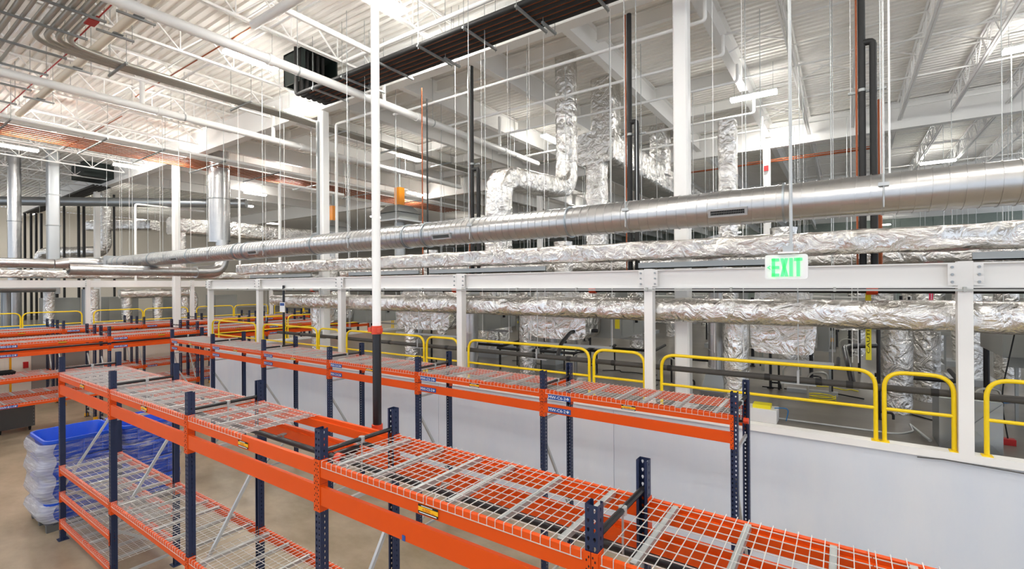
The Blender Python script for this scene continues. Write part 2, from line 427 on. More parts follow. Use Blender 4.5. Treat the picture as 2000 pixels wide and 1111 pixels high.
def rail_loop(x0, x1, y, z0, zt, label, along='x', group='yellow guard rails'):
    P_ = (lambda u, z: (u, y, z)) if along == 'x' else (lambda u, z: (y, u, z))
    t = thing('guard_rail', P_(x0, z0), label, 'guard rail', group)
    MB().tube(fillet([P_(x0, z0), P_(x0, zt), P_(x1, zt), P_(x1, z0)], .22, 8), .026, 10).build('top_rail', 'yellow', t)
    zm = z0 + (zt - z0) * .47
    MB().tube([P_(x0, zm), P_(x1, zm)], .022, 10).build('mid_rail', 'yellow', t)
    for u in (x0, x1):
        a, b = P_(u - .05, z0), P_(u + .05, z0 + .012)
        mb = MB().box(min(a[0], b[0]) - (.05 if along == 'y' else 0), max(a[0], b[0]) + (.05 if along == 'y' else 0), min(a[1], b[1]) - (.05 if along == 'x' else 0), max(a[1], b[1]) + (.05 if along == 'x' else 0), z0, z0 + .012)
        mb.build('base_plate', 'yellow', t)
    return t
zr0, zr1 = 2.285, 3.2
bays = [(5.3, 1.21), (1.21, -2.68), (-2.68, -6.82), (-6.82, -10.98), (-10.98, -15.13), (-15.13, -18.44)]
for i, (r, l) in enumerate(bays):
    w = ['past the right-hand post', 'right of the wall rack end', 'behind labelled bays C5 and C6', 'behind the tall white riser', 'left of the tall white riser', 'next to the corner post'][i]
    if i == 5: rail_loop(l + .12, r - .25, 7.96, zr0, zr1, 'yellow guard rail on the wall top ' + w); continue
    s = l + .19
    rail_loop(s, s + 2.83, 7.96, zr0, zr1, 'long yellow guard rail on the wall top ' + w)
    rail_loop(s + 2.92, r - .1, 7.96, zr0, zr1, 'short yellow guard rail on the wall top ' + w)
for i, (a, b) in enumerate(((8.2, 10.7), (10.8, 13.4), (13.5, 16.2), (16.3, 19))): rail_loop(a, b, -18.4, zr0, zr1, 'yellow guard rail along the recess, %s from the corner post' % nth(i), 'y')
for i, y in enumerate((2.7, 6.8, 10.9, 15.0, 19.1, 23.2)): mezz_post(-27.28, y, 2.4, 4.72, 'distant white post above the far left wall, %s from the left edge' % nth(i), .15)
for i, (a, b) in enumerate(((-6, 2.7), (2.7, 6.8), (6.8, 10.9), (10.9, 15.0), (15.0, 19.1), (19.1, 23.2))):
    tag(MB().box(-27.35, -27.21, a + .08, b - .08, 4.39, 4.69).build('mezzanine_beam', 'white'), 'distant white beam over the far left wall, %s span from the left' % nth(i), 'beam', 'far mezzanine beams')
    if i: rail_loop(a + .2, a + 2.0, -27.28, 2.4, 3.36, 'longer far-left yellow guard rail, %s from the left' % nth(i - 1), 'y'); rail_loop(a + 2.06, b - .2, -27.28, 2.4, 3.36, 'shorter far-left yellow guard rail, %s from the left' % nth(i - 1), 'y')
for i, (a, b) in enumerate(((-26.9, -25.0), (-24.9, -23.0), (-22.9, -21.0), (-20.9, -19.0))): rail_loop(a, b, 24.05, 2.3, 3.3, 'farthest yellow guard rail above the recess end wall, %s from the left' % nth(i))
t = MB().bar((PX[0], 7.86, 4.27), (PX[-1], 7.86, 4.27), .025)
for x in [-17 + 1.3 * k for k in range(19)]: t.bar((x, 7.86, 4.25), (x, 7.86, 4.31), .03, .04)
tag(t.build('conduit_run', 'conduit'), 'thin grey conduit clipped under the bolted white beams', 'conduit')

# ---------------------------------------------------------------- pallet racks
UW, UD = .076, .076
def upright_mb(H):
    """open channel post with teardrop holes down its front face and slots in its sides."""
    mb = MB(); pit = .05; n = int(H / pit); zs = [k * pit for k in range(n)] + [H]
    def holed(o, ux, w, hw, hh):
        o = V3(o); ux = V3(ux)
        for k in range(len(zs) - 1):
            z0, z1 = zs[k], zs[k + 1]; cx, cz = w / 2, (z0 + z1) / 2
            ring = [(cx - w / 2, z0), (cx, z0), (cx + w / 2, z0), (cx + w / 2, cz), (cx + w / 2, z1), (cx, z1), (cx - w / 2, z1), (cx - w / 2, cz)]
            hole = [(cx - hw * .45, cz - hh * .55), (cx, cz - hh), (cx + hw * .45, cz - hh * .55), (cx + hw, cz + hh * .25), (cx + hw * .7, cz + hh), (cx, cz + hh * 1.15), (cx - hw * .7, cz + hh), (cx - hw, cz + hh * .25)]
            mb.add([o + ux * a + V3((0, 0, b)) for a, b in ring + hole], [(i, (i + 1) % 8, 8 + (i + 1) % 8, 8 + i) for i in range(8)])
    h = UW / 2; t = .003
    holed((-h, 0, 0), (1, 0, 0), h, .0085, .0125); holed((0, 0, 0), (1, 0, 0), h, .0085, .0125)
    for s in (-1, 1):
        holed((s * h, 0, 0), (0, 1, 0), UD, .006, .011)
        mb.box(s * h - (.018 if s > 0 else 0), s * h + (.018 if s < 0 else 0), UD - t, UD, 0, H)
    mb.box(-.075, .075, -.03, .11, 0, .01)
    return mb
UPR = {}
def beam_mb(L, h, y0, sgn, z, wide=.06):
    """step beam from 0 to L at depth y0, face towards -y when sgn is -1."""
    mb = MB(); a = UW / 2 + .004
    pr = [(0, z - h), (wide, z - h), (wide, z - .04), (wide * .55, z - .04), (wide * .55, z), (0, z)]
    if sgn < 0: q = [(y0 + y, zz) for y, zz in pr]
    else: q = [(y0 - y, zz) for y, zz in pr]
    vs = [(x, y, zz) for x in (a, L - a) for y, zz in q]
    k = 6; fs = [tuple(range(k)), tuple(range(2 * k - 1, k - 1, -1))] + [(i, k + i, k + (i + 1) % k, (i + 1) % k) for i in range(k)]
    mb.add(vs, fs)
    for x, s in ((0, 1), (L, -1)):            # L shaped end connectors
        xx = x + s * UW / 2
        yf = y0 - .004 if sgn < 0 else y0 + .004
        ya, yb = (yf, yf + .075) if sgn < 0 else (yf - .075, yf)
        mb.box(min(xx, xx + s * .004), max(xx, xx + s * .004), ya, yb, z - h - .06, z + .015)
        xm = x + s * .002
        mb.box(min(xm, xx + s * .004), max(xm, xx + s * .004), min(yf, yf + .004 * sgn), max(yf, yf + .004 * sgn), z - h - .06, z + .015)
        mb.mi = 1
        for kk in range(4):
            for cx in (.012, .026):
                zz = z - .012 - kk * .052 - (.02 if cx > .02 else 0)
                c0 = x + s * cx
                mb.box(c0 - .0035, c0 + .0035, min(yf, yf + .006 * sgn), max(yf, yf + .006 * sgn), zz - .006, zz + .006)
        mb.mi = 0
    return mb
DK = {}
def deck_mb(Wd, D):
    mb = MB(); r = .0044
    n = 19; m = 9; z = .006
    for i in range(n):
        x = .012 + (Wd - .024) * i / (n - 1)
        mb.bar((x, -.004, z), (x, D + .004, z), r, r)
        mb.bar((x, -.006, z + .002), (x, -.006, -.045), r, r); mb.bar((x, D + .006, z + .002), (x, D + .006, -.045), r, r)
    for j in range(m):
        y = .07 + (D - .14) * j / (m - 1)
        mb.bar((0, y, z - .005), (Wd, y, z - .005), r, r)
    for y in (-.009, D + .009): mb.bar((.005, y, -.045), (Wd - .005, y, -.045), r, r)
    return mb
def channel_mb(Wd, D, k):
    mb = MB()
    for k in (k,):
        x = Wd * k
        mb.box(x - .018, x + .018, .035, D - .035, -.003, .0).box(x - .018, x - .015, .035, D - .035, -.035, 0).box(x + .015, x + .018, .035, D - .035, -.035, 0)
    return mb
def load_sign(root, x, yf, z, h=.07, w=.185, full=True):
    mb = MB().box(x, x + w, yf - .004, yf, z - h, z)
    mb.mi = 1; mb.box(x, x + w, yf - .005, yf - .001, z - h, z - h + .019).box(x, x + w, yf - .005, yf - .001, z - .014, z)
    if full:
        text(mb, '4,000', (x + .04, yf - .0065, z - .046), (1, 0, 0), (0, 0, 1), .075, .026, 2)
        text(mb, 'LBS', (x + .12, yf - .0065, z - .046), (1, 0, 0), (0, 0, 1), .035, .012, 2)
        mb.mi = 3; mb.box(x + .01, x + w - .01, yf - .0065, yf - .004, z - h + .007, z - h + .012)
        mb.box(x + .03, x + w - .05, yf - .0065, yf - .004, z - .009, z - .005)
    return mb.build('load_sign', ['caution2', 'dark', 'ltext', 'letter'], root)
M['caution2'] = mat('capacity sign yellow', 'f2b705', .45)
def loc_sign(root, s, x, yf, z, up=1, w=.355, h=.068):
    mb = MB().box(x, x + w, yf - .004, yf, z - h, z)
    text(mb, s, (x + .008, yf - .006, z - h + .014), (1, 0, 0), (0, 0, 1), w * .76, h * .6, 1)
    mb.mi = 1; ax = x + w - .045; z0, z1 = z - h + .013, z - .013
    if up < 0: z0, z1 = z1, z0
    d = .017 * (1 if up > 0 else -1)
    for vs in (((ax - .005, z0), (ax + .005, z0), (ax + .005, z1), (ax - .005, z1)), ((ax - .024, z1 - 1.5 * d), (ax - .017, z1 - 1.9 * d), (ax + .006, z1 - .3 * d), (ax, z1)), ((ax + .024, z1 - 1.5 * d), (ax + .017, z1 - 1.9 * d), (ax - .006, z1 - .3 * d), (ax, z1))):
        mb.add([(a, yf - .006, b) for a, b in vs], [(0, 1, 2, 3)])
    return mb.build('location_sign', ['sign', 'letter'], root)
def rack(label, x, y, rz, n, L, D, H, levels, group='orange and navy pallet racks', pipe_z=None, pipe_y=.45, signs=None, near=False, ties=True, diag=1, guards=True, spr=True):
    """levels: list of (top z, beam height, bays or None). Built round the origin, then placed."""
    root = thing('pallet_rack', (0, 0, 0), label, 'pallet rack', group)
    proto = None
    for i in range(n + 1):
        if proto is None:
            fr = MB(); zz = .2; k = 0
            for a in (.2, 2.46): fr.bar((0, .06, a), (0, D - .06, a), .03, .036)
            for za, zb_ in ((.92, 2.15), (.86, .3)):
                ya, yb = (.06, D - .06) if diag > 0 else (D - .06, .06)
                fr.bar((.002, ya, za), (.002, yb, zb_), .03, .036)
            fr = fr.build('frame_brace', 'brace', root)
            if H not in UPR:
                u = upright_mb(H).build('upright', 'navy', fr); UPR[H] = u.data
            else:
                u = bpy.data.objects.new('upright', UPR[H]); C.objects.link(u); u.parent = fr; WL[u.name] = V3((0, 0, 0))
            u2 = u.copy(); C.objects.link(u2); u2.parent = fr; u2.location = (0, D, 0); u2.rotation_euler = (0, 0, PI)
            for yy, s in ((-.05, -1), (D + .05, 1)) if guards else ():
                g = MB().tube([(.0, yy - s * .03, .0), (.0, yy - s * .03, .11)], .062, 10).build('post_guard', 'guard', fr)
            proto = fr
        else:
            c = copy_tree(proto, None, root); c.location = (i * L, 0, 0)
        if ties:
            mb = MB().tube([(i * L, .05, H - .2), (i * L, D - .05, H - .2)], .021, 8)
            mb.build('tie_pipe', 'blackp', root)
            mb = MB().tube([(i * L, D * .52, H - .18), (i * L, D * .52, H - .23)], .028, 8).bar((i * L, D * .52, H - .22), (i * L, D * .52, (pipe_z or H - .45) + .02), .011)
            mb.build('pipe_hanger', 'zinc', root)
    for li, (z, h, bs) in enumerate(levels):
        pf = pb = None
        for b in (range(n) if bs is None else bs):
            if pf is None:
                pf = beam_mb(L, h, -.002, -1, z).build('beam', ['orange', 'dark'], root); pf.location = (b * L, 0, 0)
                pb = beam_mb(L, h, D + .002, 1, z).build('beam', ['orange', 'dark'], root); pb.location = (b * L, 0, 0)
            else:
                for p_ in (pf, pb):
                    c = p_.copy(); C.objects.link(c); c.parent = root; c.location = (b * L, 0, 0)
    if signs: signs(root)
    if pipe_z:
        MB().tube([(-.3, pipe_y, pipe_z), (n * L + .02, pipe_y, pipe_z)], .03, 10).build('sprinkler_pipe', 'blackp', root)
        if spr:
            for k in range(n * 2):
                xx = L * (k + .5) / 2 + .2
                MB().tube([(xx, pipe_y + .12, pipe_z + .0), (xx, pipe_y + .12, pipe_z - .06)], .011, 6).tube([(xx, pipe_y, pipe_z), (xx, pipe_y + .12, pipe_z)], .011, 6).tube([(xx, pipe_y + .12, pipe_z - .005), (xx, pipe_y + .12, pipe_z + .004)], .04, 10).build('sprinkler_head', 'steel', root)
    root.location = (x, y, 0); root.rotation_euler = (0, 0, rz); WL[root.name] = V3((x, y, 0))
    return root
DECKP = {}
def decks(rows, x, y, rz, L, D, word, group):
    """rows: list of (z, bays, skip set of (bay, half), phrase)."""
    Wd = (L - UW - .03) / 2
    for z, bs, skip, phr in rows:
        for b in bs:
            for h in (0, 1):
                if (b, h) in skip: continue
                lx = b * L + UW / 2 + .012 + h * (Wd + .006); ly = .004
                key = (round(Wd, 3), round(D, 3))
                wx = x + lx * cos(rz) - ly * sin(rz); wy = y + lx * sin(rz) + ly * cos(rz)
                lb = 'wire deck, %s, %s, %s bay from left, %s half' % (phr, word, nth(b), ('left', 'right')[h])
                if key not in DECKP:
                    t = thing('wire_deck', (0, 0, 0), lb, 'wire deck', group)
                    deck_mb(Wd, D - .008).build('mesh', 'wire', t)
                    [channel_mb(Wd, D - .008, kk).build('support_channel', 'zinc', t) for kk in (.14, .5, .86)]
                    DECKP[key] = t; t.location = (wx, wy, z); t.rotation_euler = (0, 0, rz)
                else:
                    t = copy_tree(DECKP[key], (wx, wy, z), None, lb, rz); t['group'] = group
# nearest row
AX, AY, AL, AD = -11.2, 2.40, 2.515, .868
def signs_a(r):
    for b in range(5): load_sign(r, b * AL + (1.2 if b != 3 else 1.2) + .0, -.006, 2.845, .064)
    MB().box(3 * AL + 1.03, 3 * AL + 1.06, -.007, -.003, 2.535, 2.575).build('sticker', 'sign', r)
rack('nearest orange and navy pallet rack, running to the lower right corner', AX, AY, 0, 5, AL, AD, 3.165, [(2.895, .127, None), (2.69, .155, None), (1.28, .11, None), (.83, .11, (0,)), (.36, .11, (0,))], pipe_z=2.66, pipe_y=.55, signs=signs_a, guards=False)
decks([(2.90, range(5), {(2, 1)}, 'top'), (1.285, range(5), set(), 'lower level'), (.835, (0,), set(), 'low level'), (.365, (0,), set(), 'bottom level')], AX, AY, 0, AL, AD, 'nearest pallet rack', 'wire decks of the nearest rack')
# labelled row along the wall
CXX, CY, CL, CD = -16.02, 5.84, 2.5, .86
def signs_c(r):
    for b in range(6):
        loc_sign(r, 'MW-C%d-3' % (b + 1), b * CL + .1, -.006, 2.835, 1)
        loc_sign(r, 'MW-C%d-2' % (b + 1), b * CL + .1, -.006, 2.66, -1)
        load_sign(r, b * CL + 1.18, -.006, 2.835, .058)
rack('orange and navy pallet rack along the white wall with labels C1 to C6', CXX, CY, 0, 6, CL, CD, 3.148, [(2.88, .1, None), (2.695, .125, None)], pipe_z=2.72, pipe_y=.5, signs=signs_c, diag=-1)
decks([(2.885, range(6), set(), 'top')], CXX, CY, 0, CL, CD, 'labelled wall rack', 'wire decks of the wall rack')
tag(MB().tube([(-1.0, 6.34, 2.72), (-.945, 6.34, 2.72)], .036, 12).build('pipe_end_cap', 'redor'), 'red orange cap on the sprinkler pipe at the right end of the wall rack', 'pipe cap')
# cross rows on the left
EL = 2.5
def signs_e(letter, lev=True):
    def fn(r):
        for b in range(6):
            k = b
            loc_sign(r, 'MW-%s%d-3' % (letter, k), b * EL + .1, -.006, 2.79, 1)
            loc_sign(r, 'MW-%s%d-2' % (letter, k), b * EL + .1, -.006, 2.54, -1)
            loc_sign(r, 'MW-%s%d-1' % (letter, k), b * EL + .1, -.006, 1.13, -1)
            load_sign(r, b * EL + 1.3, -.006, 2.8, .06, full=False)
    return fn
for nm, x, word, sg in (('E', -18.95, 'front cross row at left', True), ('E', -20.35, 'second cross row at left', False), ('F', -23.85, 'third cross row at left', True), ('F', -25.25, 'rearmost cross row at left', False)):
    rack('orange and navy pallet rack, ' + word, x, .25, PI / 2, 6, EL, .86, 3.15, [(2.83, .12, None), (2.56, .11, None)] + ([(1.87, .11, (0, 1))] if x == -18.95 else []) + [(1.16, .11, None)], pipe_z=2.63, pipe_y=.12 if sg else .75, signs=signs_e(nm) if sg else None, spr=False)
    decks([(2.835, range(6), set(), 'top')] + ([(1.875, (0, 1), set(), 'middle level')] if x == -18.95 else []) + [(1.165, range(6), set(), 'lower level')], x, .25, PI / 2, EL, .86, word, 'wire decks of the cross racks')

# ---------------------------------------------------------------- lights
def light(x, y, z, along, label):
    t = thing('strip_light', (x, y, z), label, 'ceiling light', 'led strip lights')
    def bx(mb, u0, u1, v0, v1, a, b): return mb.box(x + u0, x + u1, y + v0, y + v1, z + a, z + b) if along == 'x' else mb.box(x + v0, x + v1, y + u0, y + u1, z + a, z + b)
    mb = MB(); bx(mb, -.6, .6, -.08, .08, .03, .075); bx(mb, -.6, .6, -.12, .12, .026, .034)
    mb.build('housing', 'white', t)
    mb = MB()
    for v in (-.065, .065): bx(mb, -.595, .595, v - .052, v + .052, -.045, .026)
    mb.build('diffuser', 'tube', t)
    mb = MB()
    for u in (-.5, .5):
        p = (x + u, y, z + .07) if along == 'x' else (x, y + u, z + .07)
        mb.tube([p, (p[0], p[1], 10.6)], .004, 4)
    mb.build('hanger_wire', 'steel', t)
    return t
LT = [(-11.53, 5.9, 'y', 'above the white main pipe, upper left'), (-7.8, 8.3, 'x', 'below the black pipe run at the top'), (-7.1, 6.0, 'y', 'cut by the top edge beside the tall riser'), (-17.3, 5.85, 'y', 'below the second white main pipe'), (-21.5, 4.2, 'y', 'under the cream pipe at upper left'), (-26.0, 4.4, 'y', 'cut by the left edge of the picture'),
      (-13.5, 8.3, 'x', 'beside the column at the end of the black pipes'), (-21.6, 8.0, 'y', 'beside the copper pipe bundle'), (-26.1, 8.0, 'y', 'below the copper pipe bundle at left'), (-2.1, 15.3, 'x', 'right of the big white column'), (-8.85, 15.5, 'y', 'partly behind the foil riser at centre'), (-2.1, 20.6, 'x', 'at the top of the thin distant column'),
      (3.5, 28.5, 'x', 'above the spiral duct at far right'), (3.7, 15.8, 'x', 'cut by the right edge of the picture'), (-21.9, 13.0, 'y', 'just right of the thin white drop pipe'), (-20.6, 20.0, 'y', 'beside the orange box on the extract hood'), (-36.2, 8.9, 'x', 'distant, above two black risers'), (-32.6, 16.1, 'y', 'distant, over the far foil duct'),
      (-48.2, 8.9, 'x', 'farthest left, above the black risers'), (-9.4, 55, 'x', 'far back below the spiral duct, left one'), (3.0, 56.4, 'x', 'far back below the spiral duct, right one'), (-30, 25, 'y', 'far back behind the white column'), (-15, 30, 'x', 'far back over the service area, middle'), (-28, 14.5, 'y', 'beside the foil box duct at left')]
for x, y, a, w in LT: light(x, y, 9.75, a, 'lit white strip light ' + w)
n = 0  # unseen lamps added to lift the overall light level and the dim far walls
for x, y in ((-17, -2), (-11, -1.5), (-5, -1), (.5, 0), (-2.5, 3), (2.5, 4.5), (4.5, 11.0), (8, 5), (8, 16), (8, 28), (-24, -2), (-36, -3), (-14, -7), (-7, -7), (0, -6), (6, -3), (12, 10), (12, 22), (-44, -4), (-48, 2), (-38, 1), (-48, 6), (14, 35), (14, 47)):
    light(x, y, 9.75, 'y' if x < -8 else 'x', 'unseen white strip light, %s of those added to brighten the hall' % nth(n)); n += 1
n = 0  # lamps added to brighten the ceiling over the middle and far hall
for x, y in ((-8, 24), (-8, 38), (4, 40), (-15, 14.2), (-20, 38), (-40, 22), (-46, 15), (-27, 33)):
    light(x, y, 9.75, 'y' if x < -12 else 'x', 'white strip light added for brightness deep between the far roof beams, %s of eight' % nth(n)); n += 1

# ---------------------------------------------------------------- big spiral duct
def spiral_mb(p, q, r, pitch=.137, seg=28):
    mb = MB(); p, q = V3(p), V3(q); L = (q - p).length; d = (q - p) / L
    pts = []; rs = []; k = max(1, int(L / pitch)); s = L / k
    for i in range(k):
        for f_, e in ((0, 0), (.004, .009), (.075, .009), (.079, 0)):
            pts.append(p + d * (i + f_) * s); rs.append(r + e)
    pts.append(q); rs.append(r)
    a = d.cross(V3((0, 0, 1))).normalized() if abs(d.z) < .9 else V3((1, 0, 0))
    b = a.cross(d)
    mb.smooth = True; o = 0
    for c_, rr in zip(pts, rs):
        for j in range(seg):
            t = 2 * PI * j / seg
            mb.v.append(tuple(c_ + d * (t / (2 * PI) * s * .5) + a * rr * cos(t) + b * rr * sin(t)))
    for i in range(len(pts) - 1):
        for j in range(seg):
            j2 = (j + 1) % seg
            mb.f.append((i * seg + j, i * seg + j2, (i + 1) * seg + j2, (i + 1) * seg + j)); mb.m.append(0); mb.sm.append(True)
    mb.smooth = False
    return mb
DY, DZ, DR = 7.1, 5.4, .237
t = thing('spiral_duct', (-10, DY, DZ), 'long galvanised spiral duct hung across the picture above the wall rack', 'duct')
MB_ = spiral_mb((4.0, DY, DZ), (-25.2, DY, DZ), DR); MB_.build('duct_body', 'spiral', t, angle=28)
for x in (-24.5, -23.9, -20.9, -17.7, -14.6, -14.05, -10.75, -7.5, -6.93, -3.7, -.62, 2.4):
    MB().tube([(x - .012, DY, DZ), (x + .012, DY, DZ)], DR + .022, 28).build('flange_ring', 'spiralrib', t)
for x in (-23.05, -18.54, -13.42, -9.9, -6.38, -3.0, -1.26, 2.9) if False else (-23.05, -18.54, -13.42, -6.38, -1.26):
    g = MB(); a = math.radians(-20)
    def fr(u, v, w): return (x + u, DY - cos(a) * (DR + .004 + w) + sin(a) * v, DZ + sin(a) * (DR + .004 + w) + cos(a) * v)
    def bx(m_, u0, u1, v0, v1, w0, w1): m_.add([fr(u, v, w) for v in (v0, v1) for w in (w1, w0) for u in (u0, u1)], [(0, 2, 3, 1), (4, 5, 7, 6), (0, 1, 5, 4), (2, 6, 7, 3), (0, 4, 6, 2), (1, 3, 7, 5)])
    bx(g, -.24, .24, .03, .055, .0, .03); bx(g, -.24, .24, -.055, -.03, .0, .03); bx(g, -.24, -.21, -.03, .03, 0, .03); bx(g, .21, .24, -.03, .03, 0, .03)
    g = g.build('register', 'ltgray', t)
    h = MB(); bx(h, -.21, .21, -.03, .03, .004, .012); h.build('opening', 'dark', g)
    h = MB()
    for k in range(20): bx(h, -.2 + .021 * k, -.197 + .021 * k, -.03, .03, .012, .026)
    bx(h, -.21, .21, -.002, .002, .012, .026)
    h.build('grille', 'strut', g)
for x in (-25.0, -22.2, -19.4, -16.1, -12.86, -9.23, -5.67, -2.67, .38):
    mb = MB().tube([(x, DY - DR - .01, DZ - .18), (x, DY - DR - .01, 10.6)], .007, 6)
    mb.tube([(x, DY + DR + .01, DZ - .1), (x, DY + DR + .01, 10.6)], .007, 6)
    mb.bar((x - .05, DY - DR - .012, DZ + .08), (x + .05, DY - DR - .012, DZ + .08), .02, .04)
    mb.build('hanger_rod', 'zinc', t)
    MB().tube([(x - .012, DY, DZ), (x + .012, DY, DZ)], DR + .008, 28).build('hanger_strap', 'zinc', t)
# damper and elbow leading off at the left end
mb = MB(); mb.tube(fillet([(-25.2, DY, DZ), (-26.25, DY, DZ), (-26.25, 5.9, DZ)], .5, 8), DR + .01, 24).build('elbow', 'spiral', t)
MB().box(-25.3, -25.05, DY - .29, DY + .29, DZ - .29, DZ + .29).build('damper_box', 'ltgray', t)
MB().tube([(-26.25, 6.0, DZ), (-26.25, 5.55, DZ - .06), (-26.25, 5.5, DZ - .06)], [DR + .01, .19, .19], 24).build('reducer', 'spiral', t)
spiral_mb((-26.25, 5.5, DZ - .06), (-26.25, 2.5, DZ - .06), .19).build('branch_duct', 'spiral', t)

# ---------------------------------------------------------------- foil wrapped ducts behind the wall beam
def foil_duct(name, pts, w, h, rnd, seed, label, parent=None, amp=.02, step=.07, group=None, fr=None):
    mb = foil_sweep(MB(), fillet(pts, fr, 8) if fr else pts, w, h, rnd, seed, step, amp)
    o = mb.build(name, 'foil', parent, angle=75)
    if parent is None: tag(o, label, 'duct', group)
    if seed in (50, 51, 52, 90) or 160 <= seed < 170:
        for p_ in (pts[0], pts[-1]):
            if p_[2] < 9: MB().tube([(p_[0] + (.3 if abs(pts[0][0] - pts[-1][0]) > 5 else 0), p_[1], p_[2]), (p_[0], p_[1], 10.6)], .008, 5).build('hanger_rod', 'zinc', o)
    return o
foil_duct('foil_duct', [(-16.9, 8.25, 4.94), (-16.3, 8.25, 4.96), (5.5, 8.25, 4.93)], .34, .33, .45, 1, 'upper foil wrapped duct lying just above the white bolted beam', amp=.045)
foil_duct('foil_duct', [(-14.1, 8.27, 3.93), (6, 8.27, 3.93)], .4, .4, .9, 2, 'lower foil wrapped duct hung below the white bolted beam', amp=.028)
foil_duct('foil_duct', [(-14.9, 8.27, 3.94), (-14.15, 8.27, 3.94)], .3, .3, 1, 3, 'short thinner foil stub at the left end of the lower foil duct', amp=.02)
# elbow run from the roof down to the upper foil duct
foil_duct('foil_duct', [(-6.17, 11.6, 10.58), (-6.17, 11.6, 6.95), (-6.17, 8.45, 6.72), (-6.17, 8.45, 5.05)], .5, .5, .55, 4, 'foil wrapped duct dropping from the roof, then elbowing down to the upper foil duct', amp=.03, fr=.5)
# big foil box trunk on the roof opening
t = thing('foil_trunk_duct', (-6, 13.2, 8.0), 'large square foil wrapped trunk duct with a riser into the roof', 'duct')
foil_sweep(MB(), [(-6.08, 13.2, 8.45), (-6.08, 26, 8.3)], 1.2, .98, .05, 5, .16, .012, 36).build('trunk', 'foil', t, angle=50)
foil_sweep(MB(), [(-5.95, 13.75, 8.9), (-5.95, 13.75, 10.58)], .75, .75, .05, 6, .12, .012, 36).build('riser', 'foil', t, angle=50)
foil_sweep(MB(), [(-6.05, 13.3, 4.6), (-6.05, 13.3, 8.05)], .55, .55, .25, 7, .1, .02).build('drop', 'foil', t, angle=60)
foil_sweep(MB(), [(-5.75, 18.4, 8.5), (-5.75, 18.4, 10.55)], .7, .7, .3, 8, .1, .03).build('side_riser', 'foil', t, angle=60)
foil_duct('foil_duct', [(-2.3, 12.6, 2.2), (-2.3, 12.6, 8.3)], .42, .42, .7, 9, 'round foil riser just right of the big white column', amp=.03)
# risers to the upper floor
for i, (x, y, zt_, r, w) in enumerate(((-1.5, 8.8, 3.8, .2, 'in front of the right-hand plenum box'), (.72, 10.3, 3.9, .22, 'left of the right-hand post'), (1.25, 11.6, 3.9, .2, 'behind the riser left of the right-hand post'), (-6.5, 10.1, 3.9, .22, 'left of the middle plenum box'), (-13.25, 8.75, 3.8, .19, 'at the left end of the lower foil duct'), (-9.55, 9.1, 3.8, .2, 'hidden partly by the tall white riser'), (2.6, 10.5, 3.9, .2, 'right of the right-hand post'), (.3, 17.5, 5, .22, 'far behind the yellow caution tape'), (1.6, 18.5, 5, .2, 'far behind the pink ribbon'), (-.9, 15.6, 5, .22, 'far behind the right-hand plenum box'))):
    foil_duct('foil_riser', [(x, y, ZU), (x, y, zt_)], 2 * r, 2 * r, 1, 20 + i, 'upright foil riser on the upper floor ' + w, amp=.03, group='foil risers on the upper floor')
def boot(x, y, r, zt_, label, taper=True):
    t = thing('steel_riser_duct', (x, y, ZU), label, 'duct', 'steel risers on the upper floor')
    spiral_mb((x, y, ZU + (.5 if taper else 0)), (x, y, zt_), r, .3, 20).build('duct_body', 'spiral', t, angle=28)
    if taper:
        a, b = r * 1.75, r
        q = [(-1, -1), (1, -1), (1, 1), (-1, 1)]
        MB().add([(x + a * i, y + a * j, ZU) for i, j in q] + [(x + a * i, y + a * j, ZU + .12) for i, j in q] + [(x + b * i, y + b * j, ZU + .5) for i, j in q], [(k, (k + 1) % 4, 4 + (k + 1) % 4, 4 + k) for k in range(4)] + [(4 + k, 4 + (k + 1) % 4, 8 + (k + 1) % 4, 8 + k) for k in range(4)] + [(8, 9, 10, 11)]).build('base_boot', 'steel', t)
boot(-2.05, 9.9, .13, 5.2, 'slim steel riser with flared boot right of the big column')
boot(-6.25, 10.9, .13, 3.5, 'slim steel riser with flared boot under the middle plenum')
boot(-7.4, 8.95, .19, 3.85, 'thick plain steel riser beside the post left of the middle plenum', False)
boot(-11.2, 10.9, .14, 3.5, 'slim steel riser with flared boot behind the tall white riser')
mb = MB().box(1.02, 1.62, 8.36, 8.95, ZU, 2.86)
t = thing('duct_boot', (1.3, 8.6, ZU), 'big bare galvanised duct boot on the floor behind the right-hand post', 'duct')
mb.build('body', 'steel', t)
MB().bar((1.03, 8.352, ZU + .02), (1.61, 8.352, 2.84), .008).bar((1.61, 8.352, ZU + .02), (1.03, 8.352, 2.84), .008).build('cross_break', 'steel', t)
